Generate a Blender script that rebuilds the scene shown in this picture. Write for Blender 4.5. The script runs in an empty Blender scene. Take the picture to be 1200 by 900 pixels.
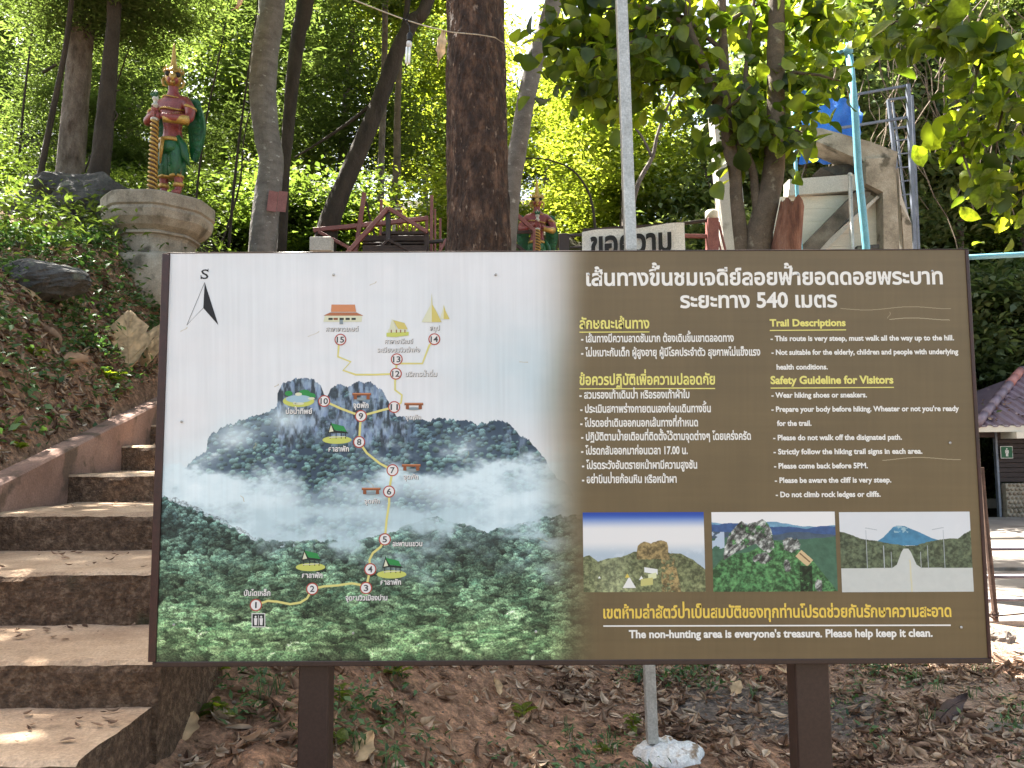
import bpy, math, random
import numpy as np
from mathutils import Vector, Matrix, Euler, noise as mnoise
R = math.radians
S = bpy.context.scene
COL = S.collection
# ------------------------------------------------------------------ camera
PITCH, ROLL, FPX, EYE = 4.95, 0.26, 905.0, 1.55
cam = bpy.data.cameras.new('camera'); camo = bpy.data.objects.new('camera', cam); COL.objects.link(camo)
cam.sensor_width = 36; cam.lens = FPX / 1200 * 36; cam.clip_end = 2000; cam.clip_start = 0.05
camo.location = (0, 0, EYE)
camR = Matrix.Rotation(R(90 + PITCH), 3, 'X') @ Matrix.Rotation(R(-ROLL), 3, 'Z')
camo.rotation_euler = camR.to_euler()
S.camera = camo
# ------------------------------------------------------------------ world, sun, exposure
SUN_EL, SUN_AZ = 60.0, -48.0          # azimuth measured from the view direction, negative = left
w = bpy.data.worlds.new('World'); S.world = w; w.use_nodes = True
nt = w.node_tree; bg = nt.nodes['Background']
sky = nt.nodes.new('ShaderNodeTexSky'); sky.sky_type = 'NISHITA'; sky.sun_disc = False
sky.sun_elevation = R(SUN_EL); sky.sun_rotation = R(SUN_AZ); sky.air_density = 1.0; sky.dust_density = 2.5; sky.ozone_density = 1.0
wb = nt.nodes.new('ShaderNodeMixRGB'); wb.blend_type = 'MULTIPLY'; wb.inputs[0].default_value = 1; wb.inputs[2].default_value = (1.14, 1.0, .81, 1)   # daylight balanced for the shade
nt.links.new(sky.outputs[0], wb.inputs[1]); nt.links.new(wb.outputs[0], bg.inputs[0]); bg.inputs[1].default_value = 0.07
sl = bpy.data.lights.new('sun', 'SUN'); sl.energy = 5.0; sl.angle = R(0.5); sl.color = (1, 0.95, 0.86)
so = bpy.data.objects.new('sun', sl); COL.objects.link(so)
d = Vector((math.sin(R(SUN_AZ)) * math.cos(R(SUN_EL)), math.cos(R(SUN_AZ)) * math.cos(R(SUN_EL)), math.sin(R(SUN_EL))))
so.rotation_euler = d.to_track_quat('Z', 'Y').to_euler()
S.view_settings.view_transform = 'Standard'; S.view_settings.look = 'None'; S.view_settings.gamma = 1
S.view_settings.exposure = 3.08
try:
    S.cycles.use_denoising = True; S.cycles.max_bounces = 8; S.cycles.diffuse_bounces = 4
    S.cycles.transmission_bounces = 6; S.cycles.caustics_reflective = False; S.cycles.caustics_refractive = False
    S.cycles.sample_clamp_indirect = 6
except Exception: pass
TMP = bpy.data.scenes.new('text_bench')   # scratch scene for evaluating text and skins, removed at the end

def P(px, py, y):                          # the point at world depth y that the photo shows at pixel (px, py)
    r = camR @ Vector((px - 600, 450 - py, -FPX))
    return Vector((r.x * y / r.y, y, EYE + r.z * y / r.y))
def pxl(n, y): return n * y / FPX          # n photo pixels in metres at depth y

# ------------------------------------------------------------------ helpers
def link(name, me, m=None, parent=None):
    o = bpy.data.objects.new(name, me); COL.objects.link(o)
    if m is not None:
        for q in (m if isinstance(m, (list, tuple)) else [m]): me.materials.append(q)
    if parent is not None: o.parent = parent
    return o
def tag(o, label=None, cat=None, group=None, kind=None):
    if label: o['label'] = label
    if cat: o['category'] = cat
    if group: o['group'] = group
    if kind: o['kind'] = kind
    return o
def thing(name, loc, label, cat, group=None, rz=0.0, kind=None):
    o = bpy.data.objects.new(name, None); COL.objects.link(o); o.location = loc; o.rotation_euler = (0, 0, rz)
    o.empty_display_size = 0.1
    return tag(o, label, cat, group, kind)
def meshnp(name, V, F, smooth=False):
    V = np.asarray(V, np.float32).reshape(-1, 3); me = bpy.data.meshes.new(name)
    F = [tuple(f) for f in F] if not isinstance(F, np.ndarray) else F
    if isinstance(F, np.ndarray):
        k = F.shape[1]; n = len(F)
        me.vertices.add(len(V)); me.vertices.foreach_set('co', V.ravel())
        me.loops.add(n * k); me.loops.foreach_set('vertex_index', F.astype(np.int32).ravel())
        me.polygons.add(n); me.polygons.foreach_set('loop_start', np.arange(0, n * k, k, dtype=np.int32))
        me.update(calc_edges=True)
    else:
        me.from_pydata(V.tolist(), [], F); me.update()
    if smooth: me.polygons.foreach_set('use_smooth', [True] * len(me.polygons)); me.update()
    return me
class MB:
    def __init__(s): s.v = []; s.f = []
    def add(s, v, f):
        n = len(s.v); s.v += [tuple(p) for p in v]; s.f += [tuple(i + n for i in q) for q in f]; return s
    def box(s, c, size, M=None, ch=0.0):
        x, y, z = [q / 2 for q in size]; c = Vector(c)
        if ch > 0:
            k = min(ch, x * .9, y * .9, z * .9); vs = []
            for sx in (-1, 1):
                for sy in (-1, 1):
                    for sz in (-1, 1):
                        vs += [(sx * x, sy * (y - k), sz * (z - k)), (sx * (x - k), sy * y, sz * (z - k)), (sx * (x - k), sy * (y - k), sz * z)]
            def I(a, b, e, t): return ((a > 0) * 4 + (b > 0) * 2 + (e > 0)) * 3 + t
            fs = []
            for a in (-1, 1):
                q = [I(a, -1, -1, 0), I(a, 1, -1, 0), I(a, 1, 1, 0), I(a, -1, 1, 0)]; fs.append(q if a > 0 else q[::-1])
                q = [I(-1, a, -1, 1), I(-1, a, 1, 1), I(1, a, 1, 1), I(1, a, -1, 1)]; fs.append(q if a > 0 else q[::-1])
                q = [I(-1, -1, a, 2), I(1, -1, a, 2), I(1, 1, a, 2), I(-1, 1, a, 2)]; fs.append(q if a > 0 else q[::-1])
            for a in (-1, 1):
                for b in (-1, 1):
                    q = [I(a, b, -1, 0), I(a, b, 1, 0), I(a, b, 1, 1), I(a, b, -1, 1)]; fs.append(q if a * b < 0 else q[::-1])
                    q = [I(a, -1, b, 0), I(a, 1, b, 0), I(a, 1, b, 2), I(a, -1, b, 2)]; fs.append(q if a * b > 0 else q[::-1])
                    q = [I(-1, a, b, 1), I(1, a, b, 1), I(1, a, b, 2), I(-1, a, b, 2)]; fs.append(q if a * b < 0 else q[::-1])
                    for e in (-1, 1):
                        q = [I(a, b, e, 0), I(a, b, e, 1), I(a, b, e, 2)]; fs.append(q if a * b * e > 0 else q[::-1])
        else:
            vs = [(sx * x, sy * y, sz * z) for sx in (-1, 1) for sy in (-1, 1) for sz in (-1, 1)]
            fs = [(0, 1, 3, 2), (4, 6, 7, 5), (0, 4, 5, 1), (2, 3, 7, 6), (0, 2, 6, 4), (1, 5, 7, 3)]
        if M is not None: vs = [M @ Vector(q) for q in vs]
        return s.add([Vector(q) + c for q in vs], fs)
    def bar(s, a, b, wd, dp=None, up=(0, 0, 1), ch=0.0):     # box between two points
        a, b = Vector(a), Vector(b); z = (b - a); L = z.length; z.normalize()
        y = Vector(up); y = y - z * y.dot(z)
        if y.length < 1e-3: y = Vector((0, 1, 0)) - z * z.y
        y.normalize(); x = y.cross(z)
        M = Matrix((x, y, z)).transposed()
        return s.box((a + b) / 2, (wd, dp or wd, L), M, ch)
    def tube(s, pts, rad, n=8, caps=True, jit=0.0, rng=None):
        pts = [Vector(p) for p in pts]; k = len(pts)
        if not hasattr(rad, '__len__'): rad = [rad] * k
        vs = []; fs = []; ref = Vector((0.31, 0.85, 0.2)).normalized()
        for i, p in enumerate(pts):
            t = (pts[min(i + 1, k - 1)] - pts[max(i - 1, 0)]).normalized()
            a = ref - t * ref.dot(t)
            if a.length < 0.2: a = Vector((1, 0, 0)) - t * t.x
            a.normalize(); b = t.cross(a)
            for j in range(n):
                th = 2 * math.pi * j / n; r = rad[i] * (1 + (rng.uniform(-jit, jit) if rng else 0))
                vs.append(p + a * (math.cos(th) * r) + b * (math.sin(th) * r))
        for i in range(k - 1):
            for j in range(n):
                q = (j + 1) % n; fs.append((i * n + j, i * n + q, (i + 1) * n + q, (i + 1) * n + j))
        if caps: fs.append(tuple(range(n))[::-1]); fs.append(tuple((k - 1) * n + j for j in range(n)))
        return s.add(vs, fs)
    def lathe(s, prof, n=24, c=(0, 0, 0), sq=0.0, wob=0.0):    # prof: (r, z)
        vs = []; fs = []; k = len(prof)
        for r, z in prof:
            for j in range(n):
                th = 2 * math.pi * j / n; q = r * (1 + wob * mnoise.noise(Vector((math.cos(th) * 2, math.sin(th) * 2, z * 3))))
                if sq: q *= 1 + sq * (1 / math.cos(((th + math.pi / 8) % (math.pi / 4)) - math.pi / 8) - 1)
                vs.append((c[0] + q * math.cos(th), c[1] + q * math.sin(th), c[2] + z))
        for i in range(k - 1):
            for j in range(n):
                q = (j + 1) % n; fs.append((i * n + j, i * n + q, (i + 1) * n + q, (i + 1) * n + j))
        fs.append(tuple(range(n))[::-1]); fs.append(tuple((k - 1) * n + j for j in range(n)))
        return s.add(vs, fs)
    def prism(s, poly, y0, y1):                               # outline in x, z pushed from y0 to y1
        n = len(poly); vs = [(x, y0, z) for x, z in poly] + [(x, y1, z) for x, z in poly]
        fs = [tuple(range(n)), tuple(range(n, 2 * n))[::-1]] + [(i, i + n, (i + 1) % n + n, (i + 1) % n) for i in range(n)]
        return s.add(vs, fs)
    def ball(s, c, r, M=None, seg=10, ring=7):
        if not hasattr(r, '__len__'): r = (r, r, r)
        vs = [(0, 0, -1)]; fs = []
        for i in range(1, ring):
            ph = -math.pi / 2 + math.pi * i / ring
            for j in range(seg): th = 2 * math.pi * j / seg; vs.append((math.cos(ph) * math.cos(th), math.cos(ph) * math.sin(th), math.sin(ph)))
        vs.append((0, 0, 1)); L = len(vs) - 1
        for j in range(seg): fs.append((0, 1 + (j + 1) % seg, 1 + j)); fs.append((L, L - seg + j, L - seg + (j + 1) % seg))
        for i in range(ring - 2):
            for j in range(seg): a = 1 + i * seg + j; b = 1 + i * seg + (j + 1) % seg; fs.append((a, b, b + seg, a + seg))
        vs = [Vector((q[0] * r[0], q[1] * r[1], q[2] * r[2])) for q in vs]
        if M is not None: vs = [M @ q for q in vs]
        return s.add([q + Vector(c) for q in vs], fs)
    def mesh(s, name='mesh', smooth=False): return meshnp(name, s.v, s.f, smooth)
    def obj(s, name, m=None, parent=None, smooth=False): return link(name, s.mesh(name, smooth), m, parent)

# value noise, vectorised
def _h(ix, iy, sd):
    n = (ix.astype(np.int64) * 374761393 + iy.astype(np.int64) * 668265263 + sd * 1442695041) & 0xffffffff
    n = ((n ^ (n >> 13)) * 1274126177) & 0xffffffff
    return ((n ^ (n >> 16)) & 0xffff) / 65535.0
def vn(x, y, sd=0):
    ix = np.floor(x); iy = np.floor(y); fx = x - ix; fy = y - iy; fx = fx * fx * (3 - 2 * fx); fy = fy * fy * (3 - 2 * fy)
    a = _h(ix, iy, sd); b = _h(ix + 1, iy, sd); c = _h(ix, iy + 1, sd); e = _h(ix + 1, iy + 1, sd)
    return (a * (1 - fx) + b * fx) * (1 - fy) + (c * (1 - fx) + e * fx) * fy
def fbm(x, y, sd=0, o=4, g=0.5):
    x = np.asarray(x, float); y = np.asarray(y, float); t = 0; a = 1; s = 0
    for i in range(o): t = t + a * vn(x * 2 ** i + 17 * i, y * 2 ** i + 31 * i, sd + i); s += a; a *= g
    return t / s
def sst(a, b, x): t = np.clip((x - a) / (b - a), 0, 1); return t * t * (3 - 2 * t)

# ------------------------------------------------------------------ materials
def newmat(name):
    m = bpy.data.materials.new(name); m.use_nodes = True; t = m.node_tree
    return m, t, t.nodes['Principled BSDF']
def nd(t, typ, **kw):
    n = t.nodes.new(typ)
    for k, v in kw.items():
        if k.startswith('i_'): n.inputs[k[2:].replace('_', ' ')].default_value = v
        else: setattr(n, k, v)
    return n
def ramp(t, stops):
    r = t.nodes.new('ShaderNodeValToRGB'); e = r.color_ramp.elements
    while len(e) < len(stops): e.new(0.5)
    for k, (p, c) in enumerate(stops): e[k].position = p; e[k].color = (*c, 1)
    return r
def rough_mat(name, cols, scale=4, rough=0.8, bump=0.3, bscale=None, detail=8, metal=0.0, spots=None, stretch=(1, 1, 1), spec=0.5, bdist=0.02, grain=90, gamt=.28):
    """two or more colours broken up by noise, a fine relief, optional second stain colour (colour, scale, threshold)"""
    m, t, b = newmat(name); tc = nd(t, 'ShaderNodeTexCoord'); mp = nd(t, 'ShaderNodeMapping'); mp.inputs['Scale'].default_value = stretch
    t.links.new(tc.outputs['Object'], mp.inputs[0])
    n = nd(t, 'ShaderNodeTexNoise'); n.inputs['Scale'].default_value = scale; n.inputs['Detail'].default_value = detail; n.inputs['Roughness'].default_value = 0.65
    t.links.new(mp.outputs[0], n.inputs['Vector'])
    k = len(cols); r = ramp(t, [(0.3 + 0.4 * i / max(1, k - 1), c) for i, c in enumerate(cols)]); t.links.new(n.outputs[0], r.inputs[0]); out = r.outputs[0]
    if spots:
        c, sc, th = spots; n2 = nd(t, 'ShaderNodeTexNoise'); n2.inputs['Scale'].default_value = sc; n2.inputs['Detail'].default_value = 6
        t.links.new(mp.outputs[0], n2.inputs['Vector'])
        rr = ramp(t, [(th, (0, 0, 0)), (th + 0.08, (1, 1, 1))]); t.links.new(n2.outputs[0], rr.inputs[0])
        mx = nd(t, 'ShaderNodeMixRGB'); mx.inputs[2].default_value = (*c, 1); t.links.new(rr.outputs[0], mx.inputs[0]); t.links.new(out, mx.inputs[1]); out = mx.outputs[0]
    n3 = nd(t, 'ShaderNodeTexNoise'); n3.inputs['Scale'].default_value = grain; n3.inputs['Detail'].default_value = 5; n3.inputs['Roughness'].default_value = .75; t.links.new(mp.outputs[0], n3.inputs['Vector'])
    r3 = ramp(t, [(.33, (1 - gamt,) * 3), (.5, (1, 1, 1)), (.67, (1 + gamt,) * 3)]); t.links.new(n3.outputs[0], r3.inputs[0]); m3 = nd(t, 'ShaderNodeMixRGB', blend_type='MULTIPLY'); m3.inputs[0].default_value = 1
    t.links.new(out, m3.inputs[1]); t.links.new(r3.outputs[0], m3.inputs[2]); out = m3.outputs[0]
    t.links.new(out, b.inputs['Base Color'])
    b.inputs['Roughness'].default_value = rough; b.inputs['Metallic'].default_value = metal; b.inputs['Specular IOR Level'].default_value = spec
    if bump:
        nb = nd(t, 'ShaderNodeTexNoise'); nb.inputs['Scale'].default_value = bscale or scale * 6; nb.inputs['Detail'].default_value = 6
        t.links.new(mp.outputs[0], nb.inputs['Vector']); bp = nd(t, 'ShaderNodeBump'); bp.inputs['Strength'].default_value = bump; bp.inputs['Distance'].default_value = bdist
        t.links.new(nb.outputs[0], bp.inputs['Height']); t.links.new(bp.outputs[0], b.inputs['Normal'])
    return m
def leaf_mat(name, stops, trans=0.45, tcol=(1.6, 1.9, 0.7), rough=0.55, scale=None, spec=0.3):
    m, t, b = newmat(name); g = nd(t, 'ShaderNodeNewGeometry'); r = ramp(t, stops)
    oi = nd(t, 'ShaderNodeObjectInfo'); a = nd(t, 'ShaderNodeMath', operation='MULTIPLY_ADD'); a.inputs[1].default_value = 0.25
    t.links.new(oi.outputs['Random'], a.inputs[0]); mm = nd(t, 'ShaderNodeMath', operation='MULTIPLY'); mm.inputs[1].default_value = 0.75
    t.links.new(g.outputs['Random Per Island'], mm.inputs[0]); t.links.new(mm.outputs[0], a.inputs[2]); t.links.new(a.outputs[0], r.inputs[0])
    out = r.outputs[0]
    tc = nd(t, 'ShaderNodeTexCoord'); n = nd(t, 'ShaderNodeTexNoise'); n.inputs['Scale'].default_value = scale or 3
    t.links.new(tc.outputs['Object'], n.inputs['Vector']); rr = ramp(t, [(0.3, (0.6, 0.6, 0.6)), (0.7, (1.3, 1.3, 1.3))]); t.links.new(n.outputs[0], rr.inputs[0])
    mx = nd(t, 'ShaderNodeMixRGB', blend_type='MULTIPLY'); mx.inputs[0].default_value = 1; t.links.new(out, mx.inputs[1]); t.links.new(rr.outputs[0], mx.inputs[2]); out = mx.outputs[0]
    t.links.new(out, b.inputs['Base Color']); b.inputs['Roughness'].default_value = rough; b.inputs['Specular IOR Level'].default_value = spec
    tr = nd(t, 'ShaderNodeBsdfTranslucent'); m2 = nd(t, 'ShaderNodeMixRGB', blend_type='MULTIPLY'); m2.inputs[0].default_value = 1; m2.inputs[2].default_value = (*tcol, 1)
    t.links.new(out, m2.inputs[1]); t.links.new(m2.outputs[0], tr.inputs[0])
    ms = nd(t, 'ShaderNodeMixShader'); ms.inputs[0].default_value = trans; t.links.new(b.outputs[0], ms.inputs[1]); t.links.new(tr.outputs[0], ms.inputs[2])
    t.links.new(ms.outputs[0], t.nodes['Material Output'].inputs[0]); return m
def flat_mat(name, c, rough=0.6, spec=0.3):
    m, t, b = newmat(name); b.inputs['Base Color'].default_value = (*c, 1); b.inputs['Roughness'].default_value = rough; b.inputs['Specular IOR Level'].default_value = spec; return m
M = {}
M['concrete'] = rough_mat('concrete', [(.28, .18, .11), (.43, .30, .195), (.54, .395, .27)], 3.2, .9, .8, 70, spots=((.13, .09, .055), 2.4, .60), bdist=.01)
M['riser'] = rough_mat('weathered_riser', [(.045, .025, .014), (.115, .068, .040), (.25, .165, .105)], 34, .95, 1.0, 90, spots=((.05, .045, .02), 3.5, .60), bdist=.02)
M['parapet'] = rough_mat('dirty_render', [(.17, .095, .07), (.27, .16, .12), (.33, .21, .165)], 2.0, .9, .3, 30, spots=((.13, .085, .06), 5, .55), bdist=.008)
M['oldconc'] = rough_mat('old_concrete', [(.15, .125, .095), (.30, .26, .205), (.42, .375, .31)], 3.5, .92, .4, 30, spots=((.11, .095, .07), 4.5, .58), bdist=.01)
M['paleconc'] = rough_mat('pale_concrete', [(.40, .37, .33), (.55, .52, .47)], 1.6, .9, .2, 20, spots=((.2, .18, .15), 2.2, .62), bdist=.006)
M['beige'] = rough_mat('beige_board', [(.56, .51, .43), (.64, .58, .49)], 3, .8, .1, 12, stretch=(1, 1, 6), bdist=.004)
M['maroon'] = rough_mat('maroon_paint', [(.026, .013, .010), (.038, .020, .016)], 8, .45, .08, 60, spots=((.07, .03, .025), 14, .70), bdist=.002)
M['maroon_edge_paint'] = rough_mat('maroon_edge', [(.020, .008, .007), (.055, .016, .013)], 9, .45, .12, 50, bdist=.002, stretch=(1, 1, 1))  # dark maroon broken up with a redder tone
M['maroon_pink'] = rough_mat('sunlit_maroon_paint', [(.19, .058, .052), (.31, .12, .11)], 5, .5, .1, 40, bdist=.002)  # pink of sunlit maroon rails, put into the paint colour
M['darkwood'] = rough_mat('dark_timber', [(.03, .018, .015), (.07, .04, .035)], 6, .7, .3, 30, stretch=(1, 6, 6), bdist=.004)
M['steel'] = rough_mat('galvanised_steel', [(.34, .33, .30), (.52, .51, .48)], 12, .45, .05, 60, metal=.35, spots=((.25, .2, .15), 9, .68), bdist=.001)
M['greysteel'] = rough_mat('grey_painted_steel', [(.10, .12, .16), (.18, .20, .25)], 6, .5, .05, metal=.2)
M['rail'] = rough_mat('lilac_grey_steel', [(.14, .12, .14), (.24, .21, .24)], 6, .45, .05, metal=.2)
M['bluepipe'] = rough_mat('blue_pvc', [(.10, .30, .40), (.17, .40, .50)], 5, .4, .05, spots=((.2, .3, .32), 6, .66), bdist=.001)
M['bluetarp'] = rough_mat('blue_tarp', [(.01, .12, .55), (.03, .22, .75)], 2, .45, .25, 10)
M['white'] = rough_mat('whitewash', [(.50, .49, .47), (.74, .73, .71)], 10, .85, .5, 40, spots=((.26, .19, .13), 12, .59), bdist=.01)
M['rust'] = rough_mat('rusty_iron', [(.06, .035, .025), (.14, .08, .055)], 15, .9, .4, 60, bdist=.003)
M['rock'] = rough_mat('dark_rock', [(.03, .03, .032), (.09, .085, .08)], 4, .9, .7, 25, spots=((.12, .13, .10), 6, .62), bdist=.03)
M['stone'] = rough_mat('path_stone', [(.10, .085, .07), (.22, .18, .15)], 5, .9, .5, 30)
M['cobble'] = rough_mat('round_wall_stone', [(.16, .12, .09), (.34, .28, .21)], 7, .85, .3, 30)
M['black'] = flat_mat('black_plastic', (.012, .012, .012), .4)
M['bulb'] = flat_mat('frosted_glass_tube', (.85, .86, .84), .25)
M['twine'] = rough_mat('grey_twine', [(.40, .34, .26), (.6, .53, .42)], 30, .9, .3)
M['banner'] = rough_mat('banner_cloth', [(.74, .72, .70), (.82, .80, .78)], 3, .7, .2, 8, bdist=.01)
M['inkblack'] = flat_mat('black_ink', (.02, .02, .022), .5)
M['red'] = rough_mat('statue_red', [(.15, .028, .028), (.30, .07, .065)], 9, .4, .1, 60)
M['green'] = rough_mat('statue_green', [(.003, .05, .02), (.010, .11, .025)], 14, .4, .3, 70)
M['gold'] = rough_mat('statue_gold', [(.30, .17, .03), (.55, .36, .10)], 20, .35, .2, 90, metal=.35)
M['silver'] = rough_mat('statue_silver', [(.3, .3, .28), (.6, .58, .5)], 20, .35, .2, 90, metal=.3)
M['bark_brown'] = rough_mat('rough_brown_bark', [(.012, .006, .004), (.05, .026, .016), (.17, .095, .06)], 16, .9, 1.0, 44, spots=((.30, .21, .15), 34, .64), stretch=(1, 1, .4), bdist=.05)
M['bark_grey'] = rough_mat('smooth_grey_bark', [(.10, .085, .075), (.21, .19, .175)], 5, .85, .5, 14, spots=((.34, .33, .31), 13, .64), stretch=(1, 1, 1.8), bdist=.012)
M['bark_tan'] = rough_mat('tan_bark', [(.06, .045, .03), (.15, .11, .075)], 6, .9, .6, 30, spots=((.2, .17, .12), 11, .62), bdist=.015)
M['bark_dark'] = rough_mat('dark_bark', [(.018, .014, .011), (.060, .046, .036)], 5, .95, .8, 20, stretch=(1, 1, .4), bdist=.03)
M['bark_mid'] = rough_mat('grey_brown_bark', [(.04, .03, .025), (.12, .095, .08), (.2, .17, .15)], 9, .9, 1.0, 22, spots=((.06, .04, .03), 8, .6), stretch=(1, 1, .5), bdist=.03)
M['stump'] = rough_mat('torn_red_wood', [(.07, .025, .015), (.20, .085, .05), (.28, .15, .10)], 5, .9, .8, 20, stretch=(3, 3, .5), bdist=.02)
M['twig'] = rough_mat('dry_twig', [(.09, .06, .04), (.24, .17, .12)], 20, .9, .2)
LG = leaf_mat('leaf_sunlit', [(0, (.07, .10, .02)), (.5, (.15, .20, .035)), (.85, (.21, .25, .06)), (1, (.27, .29, .09))], .55, (2.0, 1.9, .75), scale=.6)  # sunlight of the glade put into a brighter, yellower leaf colour
LM = leaf_mat('leaf_mid', [(0, (.045, .07, .022)), (.6, (.095, .13, .04)), (1, (.13, .18, .065))], .5, (1.8, 1.9, .75), scale=.6)
LD = leaf_mat('leaf_feathery', [(0, (.05, .07, .03)), (.6, (.10, .135, .05)), (1, (.13, .17, .07))], .48, (1.75, 1.85, .85), scale=.5)
LY = leaf_mat('leaf_grey_green', [(0, (.075, .11, .055)), (.6, (.14, .18, .085)), (1, (.24, .26, .13))], .45, (1.8, 1.85, .85), scale=.7)
LB = leaf_mat('leaf_broad', [(0, (.022, .045, .012)), (.4, (.065, .11, .024)), (.7, (.17, .23, .04)), (1, (.28, .32, .06))], .58, (2.6, 2.3, .5), .36, 6, .55)
LW = leaf_mat('weed_leaf', [(0, (.035, .085, .035)), (.6, (.10, .18, .07)), (1, (.20, .28, .12))], .25, (1.3, 1.6, .6), .5, 5)
DL = leaf_mat('dead_leaf', [(0, (.06, .032, .02)), (.3, (.20, .12, .08)), (.6, (.42, .29, .20)), (.85, (.62, .48, .35)), (1, (.74, .61, .46))], .12, (1.2, 1.0, .7), .8, 20, .2)
BL = leaf_mat('big_dry_leaf', [(0, (.46, .31, .17)), (1, (.64, .47, .29))], .10, (1.2, 1.0, .7), .75, 16, .2)

# ------------------------------------------------------------------ terrain
STEPS = [(1.15, .40), (1.68, .55), (2.2, .706), (2.65, .856), (3.2, 1.066), (3.9, 1.248), (4.75, 1.419), (5.6, 1.60)]
while len(STEPS) < 15: STEPS.append((STEPS[-1][0] + .62, STEPS[-1][1] + .172))
SX0, SX1 = -1.19, -2.75
def parx(y): return -2.60 - .13 * (y - 3.86)          # outer... inner face of the parapet
def parz(y): return 1.37 + .232 * (y - 3.86)
def H(x, y):
    x = np.asarray(x, float); y = np.asarray(y, float)
    st = np.interp(y, [q[0] for q in STEPS], [q[1] for q in STEPS]) - .32
    hb = .5 * np.clip(y - 5.7, 0, 6) + .36 * np.clip(y - 11.7, 0, 60)
    hb = hb * (1 - sst(2.6, 4.4, x + .0 * y))
    far = .38 * np.clip(y - 24, 0, 60) + .30 * np.clip(x - 13, 0, 40) * sst(6, 16, y)
    a = -.52 * x + .1 * y - .26; hr = np.where(a > .12, a, .12 * np.exp(np.clip(a / .12 - 1, -9, 0)))
    hr = np.minimum(hr, 2.2 - 1.1 * sst(7, 10, y)) - .13 * np.exp(-((x + 1.15) / .2) ** 2) * sst(4, 2.6, y) * sst(1.0, 2.0, y)
    right = hr + np.maximum(hb, far * sst(2.6, 4.4, x))
    dx = parx(y) - .16 - x
    left = parz(y) - .06 + 1.75 * np.clip(dx, 0, 9)
    left = left + .30 * np.exp(-(((x + 3.7) / .75) ** 2 + ((y - 7.6) / .8) ** 2))
    cap = 3.0 + .42 * (y - 6.0) + .12 * np.clip(dx - 1, 0, 30)
    cap = np.where(y > 26, cap - .1 * (y - 26), cap); cap = np.where(y < 4, 2.1 + .2 * (y - 4), cap)
    k = .25; hh = np.clip(.5 + .5 * (cap - left) / k, 0, 1); left = cap * (1 - hh) + left * hh - k * hh * (1 - hh)
    wr = sst(SX0 - .06, SX0 - .0, x); wl = sst(parx(y) - .10, parx(y) - .16, x)
    # past the flight the bank closes over
    z = right * wr + (1 - wr) * st; z = z * (1 - wl) + wl * left
    end = sst(9.6, 10.4, y); zz = np.maximum(right, np.where(x < -1, np.minimum(left, cap), right)); z = z * (1 - end) + zz * end
    near = sst(30, 10, y)
    out_path = 1 - sst(3.2, 3.8, x) * sst(6.2, 6.8, y) * sst(24, 18, y)
    n = (fbm(x * 1.3, y * 1.3, 3, 4) - .5) * .22 * out_path + (fbm(x * 9, y * 9, 9, 4, .6) - .5) * np.where(x < parx(y), .035, .085) * near * out_path
    n = n * np.where((x < SX0) & (x > parx(y)), .2, 1)
    return z + n * np.where(a > .05, 1, .5)
def Hs(x, y): return float(H(np.array([x]), np.array([y]))[0])
xs = np.concatenate([np.linspace(-220, -14, 14), np.arange(-13, -5, .35), np.arange(-5, 3.8, .036), np.arange(3.8, 20, .3), np.linspace(21, 220, 14)])
ys = np.concatenate([np.linspace(-60, 0, 8), np.arange(.6, 7.4, .036), np.arange(7.5, 40, .3), np.linspace(42, 320, 18)])
GX, GY = np.meshgrid(xs, ys); GZ = H(GX, GY)
nx, ny = len(xs), len(ys); idx = np.arange(nx * ny).reshape(ny, nx)
F = np.stack([idx[:-1, :-1], idx[:-1, 1:], idx[1:, 1:], idx[1:, :-1]], -1).reshape(-1, 4)
gm = meshnp('ground', np.stack([GX, GY, GZ], -1).reshape(-1, 3), F, True)
# colour: red brown earth, an ash grey patch behind the pole, paler trodden earth to the right
ash = sst(.25, .6, np.exp(-(((GX - 1.45) / .8) ** 2 + ((GY - 4.75) / .55) ** 2)) + .5 * (fbm(GX * 3, GY * 3, 5) - .5))
tr = sst(1.1, 2.2, GX - .3 * (GY - 3.6)) * sst(9, 6, GY)
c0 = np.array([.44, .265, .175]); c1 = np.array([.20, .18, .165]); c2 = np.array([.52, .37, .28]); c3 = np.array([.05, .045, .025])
C = c0 * (.55 + .9 * fbm(GX * 2.2, GY * 2.2, 21))[..., None]
C = C * (1 - tr[..., None]) + c2 * (.75 + .5 * fbm(GX * 3, GY * 3, 22))[..., None] * tr[..., None]
C = C * (1 - ash[..., None] * .9) + c1 * ash[..., None] * .9
bk = sst(1.6, .4, GY)[..., None]; C = C * (1 - bk) + np.array([.12, .09, .06]) * bk  # unseen ground behind the camera, toned for its bounce onto the board
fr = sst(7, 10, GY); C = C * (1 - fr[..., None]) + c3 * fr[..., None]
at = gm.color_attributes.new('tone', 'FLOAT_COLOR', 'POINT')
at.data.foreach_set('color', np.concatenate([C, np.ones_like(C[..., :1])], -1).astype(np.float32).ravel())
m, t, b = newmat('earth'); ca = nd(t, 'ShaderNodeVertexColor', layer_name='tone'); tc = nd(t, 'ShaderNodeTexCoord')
n = nd(t, 'ShaderNodeTexNoise'); n.inputs['Scale'].default_value = 22; n.inputs['Detail'].default_value = 12; n.inputs['Roughness'].default_value = .72
r = ramp(t, [(.30, (.30, .27, .25)), (.5, (.9, .88, .86)), (.66, (1.75, 1.65, 1.55))]); t.links.new(tc.outputs['Object'], n.inputs['Vector']); t.links.new(n.outputs[0], r.inputs[0])
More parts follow.
